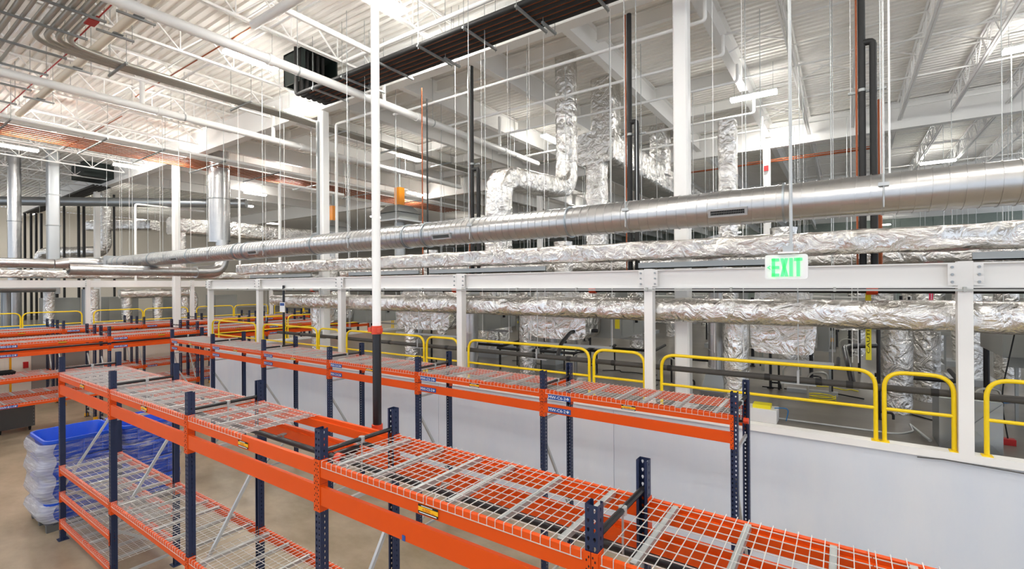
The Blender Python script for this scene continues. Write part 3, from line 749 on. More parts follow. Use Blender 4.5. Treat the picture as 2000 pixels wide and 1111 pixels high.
# fan coil units hung behind the lower foil duct
def unit(x0, x1, y, cab, k, label):
    t = thing('fan_coil_unit', ((x0 + x1) / 2, y, 3.2), label, 'air handler', 'fan coil units')
    foil_sweep(MB(), [((x0 + x1) / 2, y, 3.58), ((x0 + x1) / 2, y + .7, 3.58)], x1 - x0, .72, .1, 40 + k, .07, .02, 40).build('plenum', 'foil', t, angle=50)
    hb = MB(); a0, a1, b0, b1 = x0 + .05, x1 - .05, (x0 + x1) / 2 - .35, (x0 + x1) / 2 + .3
    hb.smooth = False
    hb.add([(a0, y + .02, 4.0), (a1, y + .02, 4.0), (a1, y + .68, 4.0), (a0, y + .68, 4.0), (b0, y + .1, 4.62), (b1, y + .1, 4.62), (b1, y + .6, 4.62), (b0, y + .6, 4.62)], [(0, 1, 5, 4), (1, 2, 6, 5), (2, 3, 7, 6), (3, 0, 4, 7), (4, 5, 6, 7), (3, 2, 1, 0)])
    hb.build('transition_hood', 'foil', t)
    foil_sweep(MB(), [((x0 + x1) / 2, y + .35, 4.55), ((x0 + x1) / 2, y + .35, 5.3)], .4, .4, 1, 60 + k, .07, .03).build('riser', 'foil', t, angle=70)
    c = MB().box(x0 + cab[0], x1 + cab[1], y + .72, y + 2.2, 3.22, 3.95).build('cabinet', 'gray', t)
    xa = x1 + cab[1]
    MB().box(xa, xa + .006, y + .8, y + 1.45, 3.28, 3.9).box(xa, xa + .006, y + 1.5, y + 2.15, 3.28, 3.9).build('access_panel', 'gray', c)
    MB().box(xa + .006, xa + .02, y + 1.0, y + 1.35, 3.66, 3.74).build('warning_tag', 'guard', c)
    MB().bar((xa + .03, y + 1.6, 3.5), (xa + .03, y + 1.6, 3.7), .05).build('valve_handle', 'dark', c)
    b = MB()
    for yy in (y + .1, y + 1.9): b.bar((x0 - .08, yy, 3.1), (max(x1, xa) + .08, yy, 3.1), .045)
    for xx in (x0 - .06, max(x1, xa) + .06):
        for yy in (y + .1, y + 1.9): b.tube([(xx, yy, 3.08), (xx, yy, 9.9)], .007, 6)
    b.build('support_frame', 'zinc', t)
    return t
unit(-1.3, -.36, 8.92, (0, .15), 0, 'foil fronted fan coil unit behind the right foil riser')
unit(-5.72, -4.33, 8.92, (.2, .45), 1, 'foil fronted fan coil unit left of the big white column')
unit(-9.98, -8.05, 8.92, (.3, .5), 2, 'foil fronted fan coil unit just right of the tall white riser')
unit(-14.2, -12.95, 9.1, (.3, .6), 3, 'foil fronted fan coil unit at the left end of the lower duct')
unit(2.3, 3.6, 9.6, (-.3, .1), 4, 'foil fronted fan coil unit at the right edge')
R0 = random.Random(5)
k = 0
for y in (14.5, 20.0, 26.0, 33.0):
    for x in [-16 + 4.2 * i + (y % 3) for i in range(7)]:
        t = thing('air_handler', (x, y, ZU), 'distant grey air handler with foil plenum, %s row back, %s from the left' % (nth([14.5, 20.0, 26.0, 33.0].index(y)), nth(k % 7)), 'air handler', 'distant air handlers')
        MB().box(x, x + 1.5, y, y + 1.5, 3.25, 4.0).build('cabinet', 'gray', t)
        foil_sweep(MB(), [(x + .7, y - .6, 3.6), (x + .7, y, 3.6)], 1.3, .7, .1, 80 + k, .12, .02).build('plenum', 'foil', t, angle=50)
        foil_sweep(MB(), [(x - .35, y + .4, ZU), (x - .35, y + .4, 4.6)], .42, .42, 1, 120 + k, .12, .03).build('riser', 'foil', t, angle=70)
        mb = MB()
        for xx in (x - .02, x + 1.52):
            for yy in (y, y + 1.5): mb.tube([(xx, yy, 3.2), (xx, yy, 10)], .008, 5)
        mb.bar((x - .05, y + .1, 3.22), (x + 1.55, y + .1, 3.22), .05).bar((x - .05, y + 1.4, 3.22), (x + 1.55, y + 1.4, 3.22), .05)
        mb.build('support_frame', 'zinc', t)
        MB().tube([(x + 1.2, y - .3, ZU), (x + 1.2, y - .3, 3.9)], .03, 6).build('drain_pipe', 'blackp', t)
        k += 1
for i, y in enumerate((12.6, 18.2, 24.4, 31.5)):
    foil_duct('foil_duct', [(-17.2 + i * .4, y, 4.95), (8, y, 4.95)], .5, .5, .8, 160 + i, 'horizontal foil duct over the service area, %s behind the front pair' % nth(i), amp=.03, step=.14)
    pipe('main_pipe', [(-17, y - .8, 4.35), (9, y - .8, 4.35)], .075, 'blackp', 'black main pipe across the service area, %s from the front' % nth(i), group='black mains over the service area')
pipe('main_pipe', [(-16.2, 9.0, 4.26), (7, 9.0, 4.26)], .055, 'blackp', 'black sprinkler main just behind the lower foil duct, nearest of its kind')
for i, x in enumerate((-13.9, -7.9, -4.2, .35, 1.35)):
    tag(MB().tube([(x - .07, 9.0, 4.26), (x + .07, 9.0, 4.26)], .075, 12).build('pipe_coupling', 'redor'), 'red orange coupling on the black sprinkler main, %s from the left' % nth(i), 'coupling', 'red orange couplings')
pipe('red_conduit', [(-12, 9.25, 4.4), (6, 9.25, 4.4)], .018, 'red', 'thin red conduit above the black sprinkler main', 'conduit')

# ---------------------------------------------------------------- pipe along the guard rail, on clamps
t = thing('insulated_pipe', (-5, 8.13, 2.97), 'dark grey insulated pipe running behind the yellow guard rails', 'pipe')
MB().tube([(-14.4, 8.13, 2.96), (5.5, 8.13, 2.96)], .045, 14).build('jacket', 'grayin', t)
for x in (-13.2, -11.4, -9.3, -7.4, -5.05, -4.3, -3.4, -2.4, -.95, -.3, .06, .95, 2.2, 3.4): MB().tube([(x - .04, 8.13, 2.96), (x + .04, 8.13, 2.96)], .05, 14).build('joint_band', 'black', t)
for x in (-12.2, -8.3, -5.0, -.55, 3.0):
    MB().tube([(x, 8.13, 2.9), (x, 8.13, 4.3)], .008, 6).box(x - .015, x + .015, 8.08, 8.18, 2.9, 3.1).box(x - .22, x + .22, 8.095, 8.165, 2.893, 2.908).build('clevis_hanger', 'zinc', t)
for x in (-4.55, .1):
    MB().tube(fillet([(x, 8.13, 2.96), (x - .05, 8.35, 3.2), (x - .1, 8.9, 3.4), (x + .3, 9.3, 3.4)], .12, 5), .04, 10).build('branch', 'blackp', t)

# ---------------------------------------------------------------- tall sprinkler riser between the racks
t = thing('sprinkler_riser', (-4.22, 3.5, 2.8), 'tall white and black sprinkler riser standing between the two long racks', 'riser pipe')
MB().tube([(-4.22, 3.5, 3.93), (-4.22, 3.5, 10.5)], .047, 18).build('white_pipe', 'white2', t)
MB().tube([(-4.22, 3.5, 2.83), (-4.22, 3.5, 3.86)], .047, 18).build('black_pipe', 'blackp', t)
MB().tube([(-4.22, 3.5, 3.84), (-4.22, 3.5, 3.93)], .058, 18).box(-4.17, -4.12, 3.46, 3.5, 3.86, 3.91).box(-4.32, -4.27, 3.46, 3.5, 3.86, 3.91).build('coupling', 'redor', t)
MB().tube(fillet([(-4.22, 3.5, 2.85), (-4.22, 3.5, 2.66), (-4.22, 2.95, 2.66)], .09, 5), .042, 12).build('elbow', 'blackp', t)
MB().tube([(-4.22, 3.5, 2.79), (-4.22, 3.5, 2.85)], .06, 14).tube([(-4.36, 2.95, 2.66), (-4.28, 2.95, 2.66)], .05, 12).tube([(-4.16, 2.95, 2.66), (-4.08, 2.95, 2.66)], .05, 12).build('lower_coupling', 'redor', t)

# ---------------------------------------------------------------- exit sign
ex, ey, ez = -.385, 4.5, 4.4
t = thing('exit_sign', (ex, ey, ez), 'green lettered white exit sign hanging on a thin steel rod', 'exit sign')
mb = MB(); pr = []
w_, h_ = .152, .1; 
for cx, cz, a0 in ((w_ - .02, .02 + .0, -90), (w_ - .02, h_ * 2 - .02, 0), (-w_ + .02, h_ * 2 - .02, 90), (-w_ + .02, .02, 180)):
    for k in range(5):
        a = math.radians(a0 + 22.5 * k); pr.append((cx + .02 * cos(a), cz + .02 * sin(a)))
mb.sweep([(ex, ey + .022, ez), (ex, ey - .014, ez)], lambda i: [(x, z) for x, z in pr]); 
n = len(pr); fr_ = [(ex - x * .95, ey - .024, ez + .1 + (z - .1) * .95) for x, z in pr]
mb.build('housing', 'plastic', t)
mb = MB(); mb.mi = 0
L_ = [('E', -.105, .058), ('X', -.043, .062), ('I', .022, .026), ('T', .05, .062)]
z0, hh = ez + .022, .148
def q(x0, x1, a, b): mb.box(ex + x0, ex + x1, ey - .02, ey - .013, z0 + a, z0 + b)
st = .024
q(-.102, -.102 + st, 0, hh); q(-.102, -.048, 0, st); q(-.102, -.048, hh / 2 - st / 2, hh / 2 + st / 2); q(-.102, -.048, hh - st, hh)
for sgn in (1, -1):
    c = -.012
    mb.add([(ex + c + sgn * a, yy, z0 + b) for yy in (ey - .02, ey - .013) for a, b in ((-.028, 0), (-.004, 0), (.028, hh), (.004, hh))], [(3, 2, 1, 0) if sgn > 0 else (0, 1, 2, 3), (4, 5, 6, 7), (0, 1, 5, 4), (1, 2, 6, 5), (2, 3, 7, 6), (3, 0, 4, 7)])
q(.024, .024 + st, 0, hh); q(.057, .115, hh - st, hh); q(.074, .074 + st, 0, hh)
mb.add([(ex + a, ey - .018, z0 + b) for a, b in ((-.138, .074), (-.112, .055), (-.112, .066), (-.124, .074), (-.112, .082), (-.112, .093))], [(0, 1, 2, 3), (0, 3, 4, 5)])
mb.build('exit_letters', 'green', t)
MB().box(ex - .055, ex + .09, ey - .04, ey + .04, ez + .208, ez + .222).build('canopy_plate', 'plastic', t)
MB().box(ex - .02, ex + .05, ey - .03, ey + .03, ez + .222, ez + .27).build('junction_box', 'zinc', t)
MB().tube([(ex + .036, ey, ez + .26), (ex + .036, ey, 10.5)], .0125, 10).tube([(ex + .036, ey, ez + .255), (ex + .036, ey, ez + .285)], .018, 10).build('rod', 'zinc', t)

# ---------------------------------------------------------------- roof level pipes
def run_supports(t, xs, y0, y1, z, along='x', m='strut', up=True):
    for x in xs:
        mb = MB()
        a, b = ((x, y0, z), (x, y1, z)) if along == 'x' else ((y0, x, z), (y1, x, z))
        mb.bar(a, b, .042)
        for p_ in (a, b):
            e = .03 if p_ is a else -.03
            p2 = (p_[0], p_[1] + e, z) if along == 'x' else (p_[0] + e, p_[1], z)
            mb.tube([(p2[0], p2[1], z - .06), (p2[0], p2[1], 10.5)], .006, 5)
        o = mb.build('pipe_trapeze', m)
        yield o
# six black refrigerant pipes
for i in range(6):
    y = 7.08 + .155 * i
    o = pipe('insulated_pipe', [(-11.3 + .0 * i, y, 9.31), (1.5, y, 9.31)], .055, 'black', 'black insulated pipe at the roof, %s of six from the rack side' % nth(i), group='six black roof pipes', seg=12)
for i in range(5):
    y = 7.158 + .155 * i
    pipe('copper_line', [(-11.15, y, 9.28), (1.5, y, 9.29)], .008, 'copper', 'thin copper line between the black roof pipes, %s from the rack side' % nth(i), group='copper lines by the black roof pipes', seg=8)
for i, o in enumerate(run_supports(None, (-10.7, -9.55, -8.3, -7.07, -5.87, -4.67, -3.4), 6.93, 8.0, 9.22)): tag(o, 'slotted strut under the black roof pipes, %s from the left end' % nth(i), 'pipe support', 'struts of the black roof pipes')
for i, o in enumerate(run_supports(None, (-9.35, -6.9, -4.5), 7.55, 8.05, 9.16)): tag(o, 'short second strut beside a black pipe support, %s from the left' % nth(i), 'pipe support', 'short struts of the black roof pipes')
t = thing('roof_curb', (-12, 7.8, 9.9), 'dark roof opening with black pipes turning up into it', 'roof curb')
MB().box(-12.4, -12.35, 7.2, 8.2, 9.75, 10.6).box(-12.4, -11.45, 7.2, 7.24, 9.75, 10.6).box(-12.4, -11.45, 8.16, 8.2, 9.75, 10.6).box(-12.4, -11.4, 7.2, 8.2, 10.56, 10.61).build('curb', 'dkgreen', t)
mb = MB()
for i in range(6):
    y = 7.08 + .155 * i
    mb.tube(fillet([(-11.3, y, 9.31), (-11.62, y, 9.31), (-11.62, y, 10.55)], .13, 5), .05, 10)
mb.build('pipe_elbows', 'black', t)
# drops of black and copper pipe
def drop(x, y, zt_, zb_, label, jog=None, r=.045, cop=True):
    t = thing('refrigerant_riser', (x, y, zb_), label, 'riser pipe', 'black and copper risers')
    MB().tube([(x, y, zb_), (x, y, zt_)], r, 12).build('black_pipe', 'black', t)
    if cop: MB().tube([(x - r - .018, y - .02, zb_), (x - r - .018, y - .02, zt_)], .013, 8).build('copper_pipe', 'copper', t)
    if jog:
        jx, jz = jog
        MB().tube(fillet([(x, y, jz + .02), (jx, y, jz + .02), (jx, y, zb_)], .05, 3), r, 12).build('side_pipe', 'black', t)
    for z in [zb_ + 1.2 + 1.6 * k for k in range(int((zt_ - zb_ - 1) / 1.6))]:
        MB().bar((x - .16, y + .06, z), (x + (.28 if jog and z < jog[1] else .16), y + .06, z), .035).build('clamp_strut', 'strut', t)
        MB().tube([(x, y, z - .02), (x, y, z + .02)], r + .004, 12).build('clamp', 'strut', t)
    return t
drop(-6.88, 8.42, 9.3, 4.3, 'black and copper riser left of the foil elbow', (-6.7, 6.95))
drop(-3.2, 8.46, 9.3, 4.3, 'black and copper riser between the trunk duct and the big column', (-3.07, 7.3))
drop(.23, 8.46, 9.6, 4.3, 'black and copper riser right of the exit sign rod', (.36, 7.75))
pipe('copper_riser', [(.44, 8.7, 7.0), (.44, 8.7, 4.3)], .025, 'copper', 'single copper riser right of the rightmost black riser')
pipe('copper_riser', [(-8.47, 8.45, 9.2), (-8.47, 8.45, 4.3)], .016, 'copper', 'thin copper riser right of the tall white riser')
pipe('black_riser', [(-8.3, 8.45, 8.9), (-8.3, 8.45, 4.3)], .02, 'black', 'thin black riser half hidden by the tall white riser')
for i in range(3):
    cl_ = pipe('copper_line', [(-3.2, 21.6 + .14 * i, 9.28 - .03 * i), (1.1, 21.6 + .14 * i, 9.28 - .03 * i)] if i == 0 else [(-8, 21.6 + .14 * i, 9.25), (1.1, 21.6 + .14 * i, 9.25)], .018, 'copper', 'distant copper line behind the thin column, %s of three' % nth(i), group='distant copper lines')
    MB().tube([(.4, 21.6 + .14 * i, 9.25), (.4, 21.6 + .14 * i, 10.6)], .007, 5).build('hanger_rod', 'zinc', cl_)
# white sprinkler mains
def main(x0, y0, y1, z, r, label):
    t = thing('sprinkler_main', (x0, y0, z), label, 'pipe', 'white sprinkler mains')
    MB().tube([(x0, y0, z), (x0, y1, z)], r, 18).build('pipe', 'white2', t)
    y = y0 + 1
    while y < y1:
        MB().tube([(x0, y - .06, z), (x0, y + .06, z)], r + .018, 18).build('coupling', 'white2', t)
        MB().tube([(x0, y + .6, z + r), (x0, y + .6, 10.5)], .008, 5).tube([(x0, y + .58, z), (x0, y + .62, z)], r + .006, 16).build('hanger', 'zinc', t)
        y += 4.2
    return t
t1 = main(-9.79, -4, 16, 9.08, .1, 'white sprinkler main crossing the top left, nearer of two')
t2 = main(-15.45, -4, 18, 9.2, .097, 'white sprinkler main crossing the top left, farther of two')
for y in (8.4, 13.5): MB().tube([(-9.79, y, 9.08), (-9.79, y, 10.2)], .05, 10).build('riser_nipple', 'white2', t1)
for y in (5.0, 8.6): MB().tube([(-15.45, y, 9.2), (-15.45, y, 10.3)], .06, 10).build('riser_nipple', 'white2', t2)
pipe('sprinkler_branch', [(-8.5, 4.9, 9.5), (-8.5, 7.1, 9.5)], .06, 'white2', 'white pipe joining two sprinkler pipes left of the tall riser')
pipe('sprinkler_branch', [(-9.5, 4.9, 9.5), (-6.5, 4.9, 9.5)], .085, 'white2', 'white pipe at the top edge above the nearer main')
pipe('sprinkler_branch', [(-9.6, 7.06, 9.62), (1, 7.06, 9.62)], .045, 'white2', 'white pipe alongside the black roof pipes')
for i, (y, x0, x1) in enumerate(((9.45, -10.6, -2.1), (11.1, -10.4, -2.1), (12.75, -10.2, -2.1), (15.4, -10, -2.1), (17.2, -9.6, -2.1))):
    pipe('sprinkler_branch', [(x0, y, 9.28), (x1, y, 9.28), (x1, y, 9.7)], .035, 'white2', 'thin white sprinkler branch over the foil elbow, %s going back' % nth(i), group='white sprinkler branches', fr=.08)
for i, (px_, y, z0_, z1_, r_) in enumerate(((-13.0, 9.25, 5.0, 9.42, .045), (-18.6, 10.6, 4.6, 8.5, .06), (-27.8, 8.7, 4.7, 8.35, .05), (-18.3, 8.9, 4.9, 8.1, .03))):
    pts = [(px_, y, z0_), (px_, y, z1_), (px_ + 1.9, y, z1_)] if i in (0,) else [(px_, y, z0_), (px_, y, z1_), (px_, y + 3, z1_)] if i < 3 else [(px_, y, z0_), (px_, y, z1_)]
    dp = pipe('drop_pipe', pts, r_, 'white2', ['white drop pipe with an elbow right of the pipe-end column', 'white drop pipe left of the pipe-end column, beside a lit strip', 'thin white drop pipe over the left part of the spiral duct', 'short thin white drop pipe right of the vertical spiral duct'][i], group='white drop pipes', fr=.12)
    e_ = pts[-1]; MB().tube([(e_[0], e_[1], e_[2]), (e_[0], e_[1], 10.6)], .007, 5).build('hanger_rod', 'zinc', dp)
# conduit bank, upper left
for i in range(12):
    y = 2.93 - .145 * i; r = (.05, .05, .05, .05, .03, .032, .05, .05, .055, .05, .055, .05)[i]
    if i < 4:
        x = -13.2 - .115 * i
        pts = fillet([(-7.5, y, 9.42), (x + .0, y, 9.42), (x, y + 1.0, 9.36), (x, 16.5, 9.36)], .75, 10)
        lb = 'grey conduit bending along the joists, %s of four from the right' % nth(i)
    else:
        pts = [(-7.5, y, 9.42), (-22, y, 9.42)]; lb = 'straight grey conduit at the top left, %s of eight beyond the bent ones' % nth(i - 4)
    pipe('conduit', pts, r, 'conduit', lb, 'conduit', 'roof conduits', seg=10)
for i, o in enumerate(run_supports(None, (-10.2, -11.35, -12.45, -13.85, -15.3, -16.8, -18.4), 1.15, 3.12, 9.34)): tag(o, 'strut under the grey conduit bank, %s from the top edge' % nth(i), 'pipe support', 'struts of the conduit bank')
for i, o in enumerate(run_supports(None, (3.9, 6.6, 9.6, 11.9, 14.5), -14.05, -12.9, 9.29, 'y')): tag(o, 'strut under the four bent conduits, %s from the bend' % nth(i), 'pipe support', 'struts of the bent conduits')
t = thing('cream_pipe', (-14, 3.47, 9.54), 'cream jacketed pipe beside the grey conduit bank', 'pipe')
MB().tube([(-7.5, 3.47, 9.54), (-20.2, 3.47, 9.54)], .085, 16).build('jacket', 'cream', t)
for x in (-10.9, -12.0, -13.3, -14.6, -16.2, -17.8):
    MB().bar((x, 3.14, 9.425), (x, 3.75, 9.425), .04).box(x - .09, x + .09, 3.385, 3.555, 9.445, 9.46).tube([(x, 3.72, 9.36), (x, 3.72, 10.5)], .006, 5).build('saddle', 'strut', t)
pipe('red_conduit', [(-7.5, 3.06, 9.5), (-13, 3.06, 9.46), (-13.4, 3.1, 9.4), (-17, 3.1, 9.47), (-20.5, 3.06, 9.44)], .013, 'red', 'thin red conduit beside the grey conduit bank', 'conduit')
tag(MB().box(-11.8, -11.5, 2.9, 3.06, 9.36, 9.47).build('junction_box', 'red'), 'red fire alarm junction box on the conduit bank', 'junction box')
for i, (x0, x1, y0) in enumerate(((-17.2, -10.6, 5.4), (-26, -19.5, 5.75))):
    pipe('red_conduit', [(x0, y0, 10.0), (x1, y0, 10.0)], .016, 'copper', 'thin rust coloured line crossing the joists, %s' % ('nearer one' if i == 0 else 'farther one'), 'conduit')
# copper bundle on the left
for i in range(7):
    x = -20.65 - .24 * i
    pipe('copper_pipe', [(x, 1.5, 9.28), (x, 24, 9.28)], .021, 'copper', 'copper pipe in the bundle at upper left, %s from the right' % nth(i), group='copper pipe bundle', seg=8)
for i in range(4):
    x = -19.75 - .17 * i
    pipe('bundle_pipe', [(x, 1.5, 9.3), (x, 24, 9.3)], (.06, .03, .03, .045)[i], 'white2', 'white pipe beside the copper bundle, %s from the right' % nth(i), group='white pipes by the copper bundle', seg=10)
for i, o in enumerate(run_supports(None, (3.2, 5.4, 7.0, 9.0, 11.2, 13.6, 16.5, 19.5), -22.7, -19.55, 9.2, 'y')): tag(o, 'strut carrying the copper pipe bundle, %s from the left edge' % nth(i), 'pipe support', 'struts of the copper bundle')

# ---------------------------------------------------------------- left background ducts
t = thing('vertical_spiral_duct', (-31.2, 5.2, ZU), 'tall vertical spiral duct at the left edge', 'duct')
spiral_mb((-31.2, 5.2, ZU), (-31.2, 5.2, 10.5), .23, .25, 24).build('duct_body', 'spiral', t, angle=28)
for z in (4.9, 7.4): MB().tube([(-31.2, 5.2, z), (-31.2, 5.2, z + .04)], .25, 24).build('flange_ring', 'strut', t)
t = thing('epoxy_duct', (-29.75, 6.2, 4.05), 'square grey hanging duct with a small blue label at its foot', 'duct')
foil_sweep(MB(), [(-29.75, 6.2, 4.1), (-29.75, 6.2, 10.58)], .42, .42, .02, 31, .3, .006).build('duct_body', 'ltgray', t, angle=40)
mb = MB().box(-29.9, -29.6, 5.975, 5.985, 4.12, 4.28); text(mb, 'EPOXY', (-29.87, 5.972, 4.16), (1, 0, 0), (0, 0, 1), .24, .08, 1); mb.build('label', ['sign', 'letter'], t)
for z in (5.6, 7.2, 8.6): MB().box(-29.98, -29.52, 5.97, 6.43, z, z + .04).build('joint_band', 'strut', t)
t = thing('vertical_spiral_duct', (-21.45, 9.6, 5.0), 'thick vertical spiral duct standing behind the middle of the main spiral duct', 'duct')
spiral_mb((-21.45, 9.6, 6.2), (-21.45, 9.6, 10.5), .4, .2, 26).build('duct_body', 'spiral', t, angle=28)
MB().tube(fillet([(-21.2, 9.6, 6.3), (-21.2, 9.6, 5.0), (-21.0, 8.5, 4.97)], .7, 8), .24, 22).build('elbow', 'spiral', t)
spiral_mb((-21.0, 8.6, 4.97), (-21.0, 4.8, 4.97), .18, .2, 20).build('branch', 'spiral', t, angle=28)
MB().tube([(-21.45, 9.6, 8.0), (-21.45, 9.6, 8.05)], .42, 26).build('flange_ring', 'strut', t)
foil_duct('foil_duct', [(-29.9, 10.9, 7.7), (-29.9, 21, 7.7)], 1.0, .95, .4, 50, 'wide foil duct behind the vertical spiral duct on the left', amp=.03, step=.15)
foil_duct('foil_duct', [(-29.6, 11.3, 7.3), (-29.6, 11.3, 4.8)], .45, .45, .8, 53, 'foil drop below the wide foil duct', amp=.03, step=.12)
foil_duct('foil_duct', [(-34.1, 9.27, 10), (-34.1, 9.27, 6.4), (-37.2, 7.2, 6.35), (-37.2, 7.2, 5)], .55, .55, .9, 51, 'foil duct dropping and bending left near the distant column', amp=.03, step=.12, fr=.5)
foil_duct('foil_duct', [(-35.5, 9.0, 7.9), (-32.2, 11, 7.9)], .7, .6, .5, 52, 'short foil duct end left of the thin drop pipe', amp=.03, step=.12)
for i, (x, y, r, zt_) in enumerate(((-46.2, 8.2, .07, 9.5), (-45.9, 8.45, .07, 9.5), (-45.6, 8.65, .07, 9.5), (-45.3, 8.85, .07, 9.5), (-43, 8.9, .08, 9.6), (-42.8, 9.1, .08, 9.6), (-33.0, 7.3, .05, 9), (-32.7, 7.8, .06, 9), (-32.45, 7.95, .06, 9), (-31.2, 8.85, .05, 9.2))):
    pipe('black_riser', [(x, y, ZU), (x, y, zt_)], r, 'black', 'black riser against the far left wall, %s from the left' % nth(i), 'riser pipe', 'far left black risers')
t = MB()
for k in range(5): t.tube([(-47 + .3 * k, 8.3 + .12 * k, 9.6), (-31.5, 8.1 + .16 * k, 9.6)], .06, 8)
tag(t.build('pipe_bank', 'black'), 'bank of black pipes leading to the far left risers', 'pipe bank')
t = MB().box(-32.6, -30.6, 7.5, 9.0, 9.9, 10.6)
tag(t.build('roof_curb', 'dkgreen'), 'dark roof opening at the left end of the girder', 'roof curb')
pipe('copper_riser', [(-32.5, 4.6, 4), (-32.5, 4.6, 9.6)], .03, 'copper', 'copper riser at the extreme left edge')
tag(MB().tube([(-36, 3, 8.6), (-25, 12.5, 8.6)], .22, 16).build('steel_duct', 'steel'), 'grey horizontal duct crossing the left background under the roof', 'duct')
for i, (x, y, z, r, a) in enumerate(((-28.5, 2.2, 4.35, .16, 6.3), (-29.2, 4.6, 3.5, .16, 0), (-29.2, 6.0, 3.5, .15, 0), (-29.2, 7.2, 3.5, .15, 0), (-29.3, 3.6, 3.4, .22, 0))):
    if a: pipe('steel_duct', [(x, 1, z), (x, 6.0, z)], r, 'steel', 'horizontal steel duct above the far left guard rails', 'duct', seg=16)
    else:
        pipe('steel_duct', [(x, y, ZU), (x, y, 4.3)], r, 'steel', 'upright steel duct behind the far left wall, %s from the left' % nth([3.6, 4.6, 6.0, 7.2].index(y)), 'duct', 'far left upright ducts', seg=16)
for i, (y, w) in enumerate(((5.9, .4), (7.4, .5), (8.7, .45), (10.0, .45), (11.2, .4))):
    foil_duct('foil_riser', [(-29.0, y, ZU), (-29.0, y, 4.3)], w, w, 1, 70 + i, 'foil riser behind the far left guard rail, %s from the left' % nth(i), amp=.03, step=.12, group='far left foil risers', fr=.2)
foil_duct('foil_duct', [(-28.95, 8.4, 4.05), (-28.95, 11.6, 4.05), (-28.95, 11.6, 2.3)], .5, .45, .9, 78, 'foil duct bending down behind the far left guard rail', amp=.03, step=.1, fr=.3)
foil_duct('foil_duct', [(-28.7, 7.3, 2.5), (-28.7, 8.6, 2.5)], .55, .5, .9, 79, 'low foil duct lying behind the far left guard rail', amp=.04, step=.1)
for i, y in enumerate((6.0, 8.3, 10.6, 13.2)):
    tag(MB().box(-31.2, -30.0, y, y + 1.2, ZU, 3.9).build('air_handler', 'gray'), 'grey cabinet behind the far left foil risers, %s from the left' % nth(i), 'air handler', 'far left cabinets')
foil_duct('foil_duct', [(-28.6, 2.0, 4.98), (-28.6, 20, 4.98)], .42, .38, .6, 90, 'foil duct lying above the far left white beam', amp=.04, step=.12)
pipe('blue_pipe', [(-27.9, 3.4, 2.75), (-27.9, 6.2, 2.78), (-27.9, 6.2, 2.4)], .05, 'bluepipe', 'bright blue pipe above the far left wall', fr=.1)
t = thing('air_sampling_header', (-22, 24.8, 3.6), 'grey duct header with round openings in the far recess', 'duct')
MB().box(-27, -17, 24.6, 25.3, 3.7, 4.3).build('header', 'ltgray', t)
for x in (-26.5, -22, -17.5): MB().box(x - .04, x + .04, 24.9, 24.98, ZU, 3.7).build('leg', 'strut', t)
for i in range(7):
    x = -26 + 1.35 * i
    MB().tube([(x, 24.58, 4.0), (x, 24.62, 4.0)], .26, 18).build('round_opening', 'white', t)
for i, (x, y) in enumerate(((-22.3, 16.5), (-19.0, 15.5))):
    pipe('black_post_pipe', [(x, y, 0), (x, y, 5.0)], .09, 'blackp', 'thick black upright pipe in the recess, %s one' % ('left' if i == 0 else 'right'))
# extract hoods with orange sensor boxes
for i, (x, y) in enumerate(((-16.7, 15.2), (-23.5, 16.5))):
    t = thing('extract_hood', (x, y, 7.2), 'hung steel extract hood with an orange box on top, %s' % ('right one near the risers' if i == 0 else 'left one by the column'), 'hood', 'extract hoods')
    MB().box(x - .8, x + .8, y - .8, y + .8, 7.25, 7.32).build('base_pan', 'ltgray', t)
    MB().box(x - .6, x + .6, y - .6, y + .6, 7.32, 7.65).build('fan_box', 'gray', t)
    MB().add([(x + a * .7, y + b * .7, 7.65) for a, b in ((-1, -1), (1, -1), (1, 1), (-1, 1))] + [(x + a * .4, y + b * .4, 8.0) for a, b in ((-1, -1), (1, -1), (1, 1), (-1, 1))], [(k, (k + 1) % 4, 4 + (k + 1) % 4, 4 + k) for k in range(4)] + [(4, 5, 6, 7)]).build('cap', 'steel', t)
    MB().box(x - .16, x + .16, y - .16, y + .16, 8.0, 8.85).build('sensor_box', 'orangebox', t)
    MB().tube([(x, y, 8.85), (x, y, 10.6)], .06, 8).build('hanger_pole', 'strut', t)
    MB().tube([(x, y, 4.6), (x, y, 7.25)], .24, 18).build('drop_duct', 'ltgray', t)
# hanger rods seen as thin white lines
for i, x in enumerate((-15.99, -14.85, -11.57, -7.54, -6.76, -6.03, -5.47, -5.11, -3.63, -1.8, -1.35, .1, .17)):
    pipe('hanger_rod', [(x, 8.62, 3.2), (x, 8.62, 10.6)], .0055, 'white2', 'thin hanger rod behind the spiral duct, %s from the left' % nth(i), 'rod', 'hanger rods behind the spiral duct', seg=6)
for i, x in enumerate((-33.9, -32.5, -25.4, -24.3, -21.2, -18.6, -15.3)):
    pipe('hanger_rod', [(x, 7.4, 4.9), (x, 7.4, 10.6)], .006, 'white2', 'thin hanger rod over the left part of the spiral duct, %s from the left' % nth(i), 'rod', 'hanger rods at left', seg=6)
for i, x in enumerate((.41, .47)):
    pipe('white_conduit', [(x, 7.42 + .02 * i, 5.6), (x, 7.42 + .02 * i, 10.6)], .011, 'white2', 'white rod of the pair ending on the spiral duct at right, %s one' % ('left' if i == 0 else 'right'), 'rod', seg=8)

